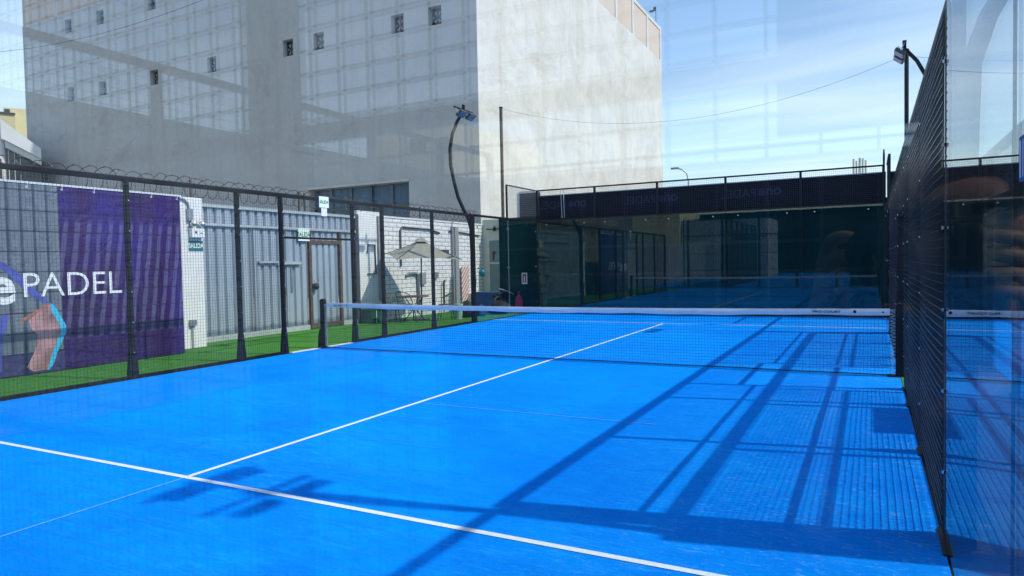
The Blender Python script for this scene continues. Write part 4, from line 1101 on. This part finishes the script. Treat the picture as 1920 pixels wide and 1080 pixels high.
cm_ = thing('camera_body', tuple(T((0, .14, 1.55))), 'black camera with a wide lens held by the person', 'camera')
Rz = Matrix.Rotation(yaw_, 3, 'Z')
MB().obox(T((0, .145, 1.60)), (.128, .055, .088), Rz).obox(T((.047, .175, 1.598)), (.030, .03, .080), Rz).obox(T((0, .14, 1.655)), (.05, .05, .03), Rz).build('housing', M['camerablack'], cm_, bevel=.006)
MB().tube([T((0, .172, 1.600)), T((0, .24, 1.600)), T((0, .29, 1.600)), T((0, .300, 1.600))], [.032, .033, .041, .041], 28).build('lens_barrel', M['camerablack'], cm_, smooth=False)
MB().tube([T((0, .3005, 1.600)), T((0, .3015, 1.600))], [.033, .032], 28).build('front_element', M['lensglass'], cm_)


# ------------------------------------------------------------------ light, world, camera
sdir = Vector((.865, .17, 1)).normalized()
L = bpy.data.lights.new('sun', 'SUN'); L.energy = 2.85; L.angle = math.radians(.7); L.color = (1, .955, .89)
so = bpy.data.objects.new('sun', L); COL.objects.link(so); so.rotation_euler = sdir.to_track_quat('Z', 'Y').to_euler()
W = bpy.data.worlds.new('World'); S.world = W; W.use_nodes = True; nt = W.node_tree
bg = nt.nodes['Background']
sk = N(nt, 'ShaderNodeTexSky', sky_type='NISHITA'); sk.sun_disc = False
sk.sun_elevation = math.asin(sdir.z); sk.sun_rotation = math.atan2(sdir.x, sdir.y)
sk.air_density = 1.1; sk.dust_density = .4; sk.ozone_density = 2.6
tc = N(nt, 'ShaderNodeTexCoord')
sp = N(nt, 'ShaderNodeSeparateXYZ'); nt.links.new(tc.outputs['Generated'], sp.inputs[0])
zz = math_(nt, 'MAXIMUM', sp.outputs[2], .06)
cb = N(nt, 'ShaderNodeCombineXYZ')
nt.links.new(math_(nt, 'DIVIDE', sp.outputs[0], zz), cb.inputs[0]); nt.links.new(math_(nt, 'DIVIDE', sp.outputs[1], zz), cb.inputs[1])
mp = N(nt, 'ShaderNodeMapping'); mp.inputs['Scale'].default_value = (.30, .95, 1); mp.inputs['Rotation'].default_value = (0, 0, .45)
nt.links.new(cb.outputs[0], mp.inputs[0])
n1 = noise(nt, mp.outputs[0], .8, 4, .52, .6)
n2 = noise(nt, cb.outputs[0], .22, 3, .5)
cm = math_(nt, 'MULTIPLY', ramp(nt, n1, [(.44, (0, 0, 0)), (.78, (1, 1, 1))]), ramp(nt, n2, [(.30, (.35, .35, .35)), (.65, (1, 1, 1))]))
skc = mixc(nt, math_(nt, 'MULTIPLY', cm, .5), sk.outputs[0], (7.6, 8.0, 8.4))
nt.links.new(skc, bg.inputs[0]); bg.inputs[1].default_value = .15

cd = bpy.data.cameras.new('camera'); cam = bpy.data.objects.new('camera', cd); COL.objects.link(cam)
yaw, pit, rol = .479669479, -.0344511914, -.0199485612
fw = Vector((-math.sin(yaw)*math.cos(pit), math.cos(yaw)*math.cos(pit), math.sin(pit)))
rt = Vector((math.cos(yaw), math.sin(yaw), 0)); up = rt.cross(fw)
r2 = rt*math.cos(rol)+up*math.sin(rol); u2 = -rt*math.sin(rol)+up*math.cos(rol)
Mx = Matrix((r2, u2, -fw)).transposed().to_4x4(); Mx.translation = Vector((9.68478309, -.445306386, 1.59369688))
cam.matrix_world = Mx
cd.sensor_width = 36; cd.lens = 36*1291.37/1920; cd.clip_start = .01; cd.clip_end = 2000
S.camera = cam
S.view_settings.view_transform = 'Standard'; S.view_settings.look = 'None'; S.view_settings.exposure = 0.58; S.view_settings.gamma = 1
S.render.engine = 'CYCLES'
S.cycles.transparent_max_bounces = 40; S.cycles.max_bounces = 10; S.cycles.caustics_reflective = False; S.cycles.caustics_refractive = False
S.render.resolution_x = 1024; S.render.resolution_y = 576
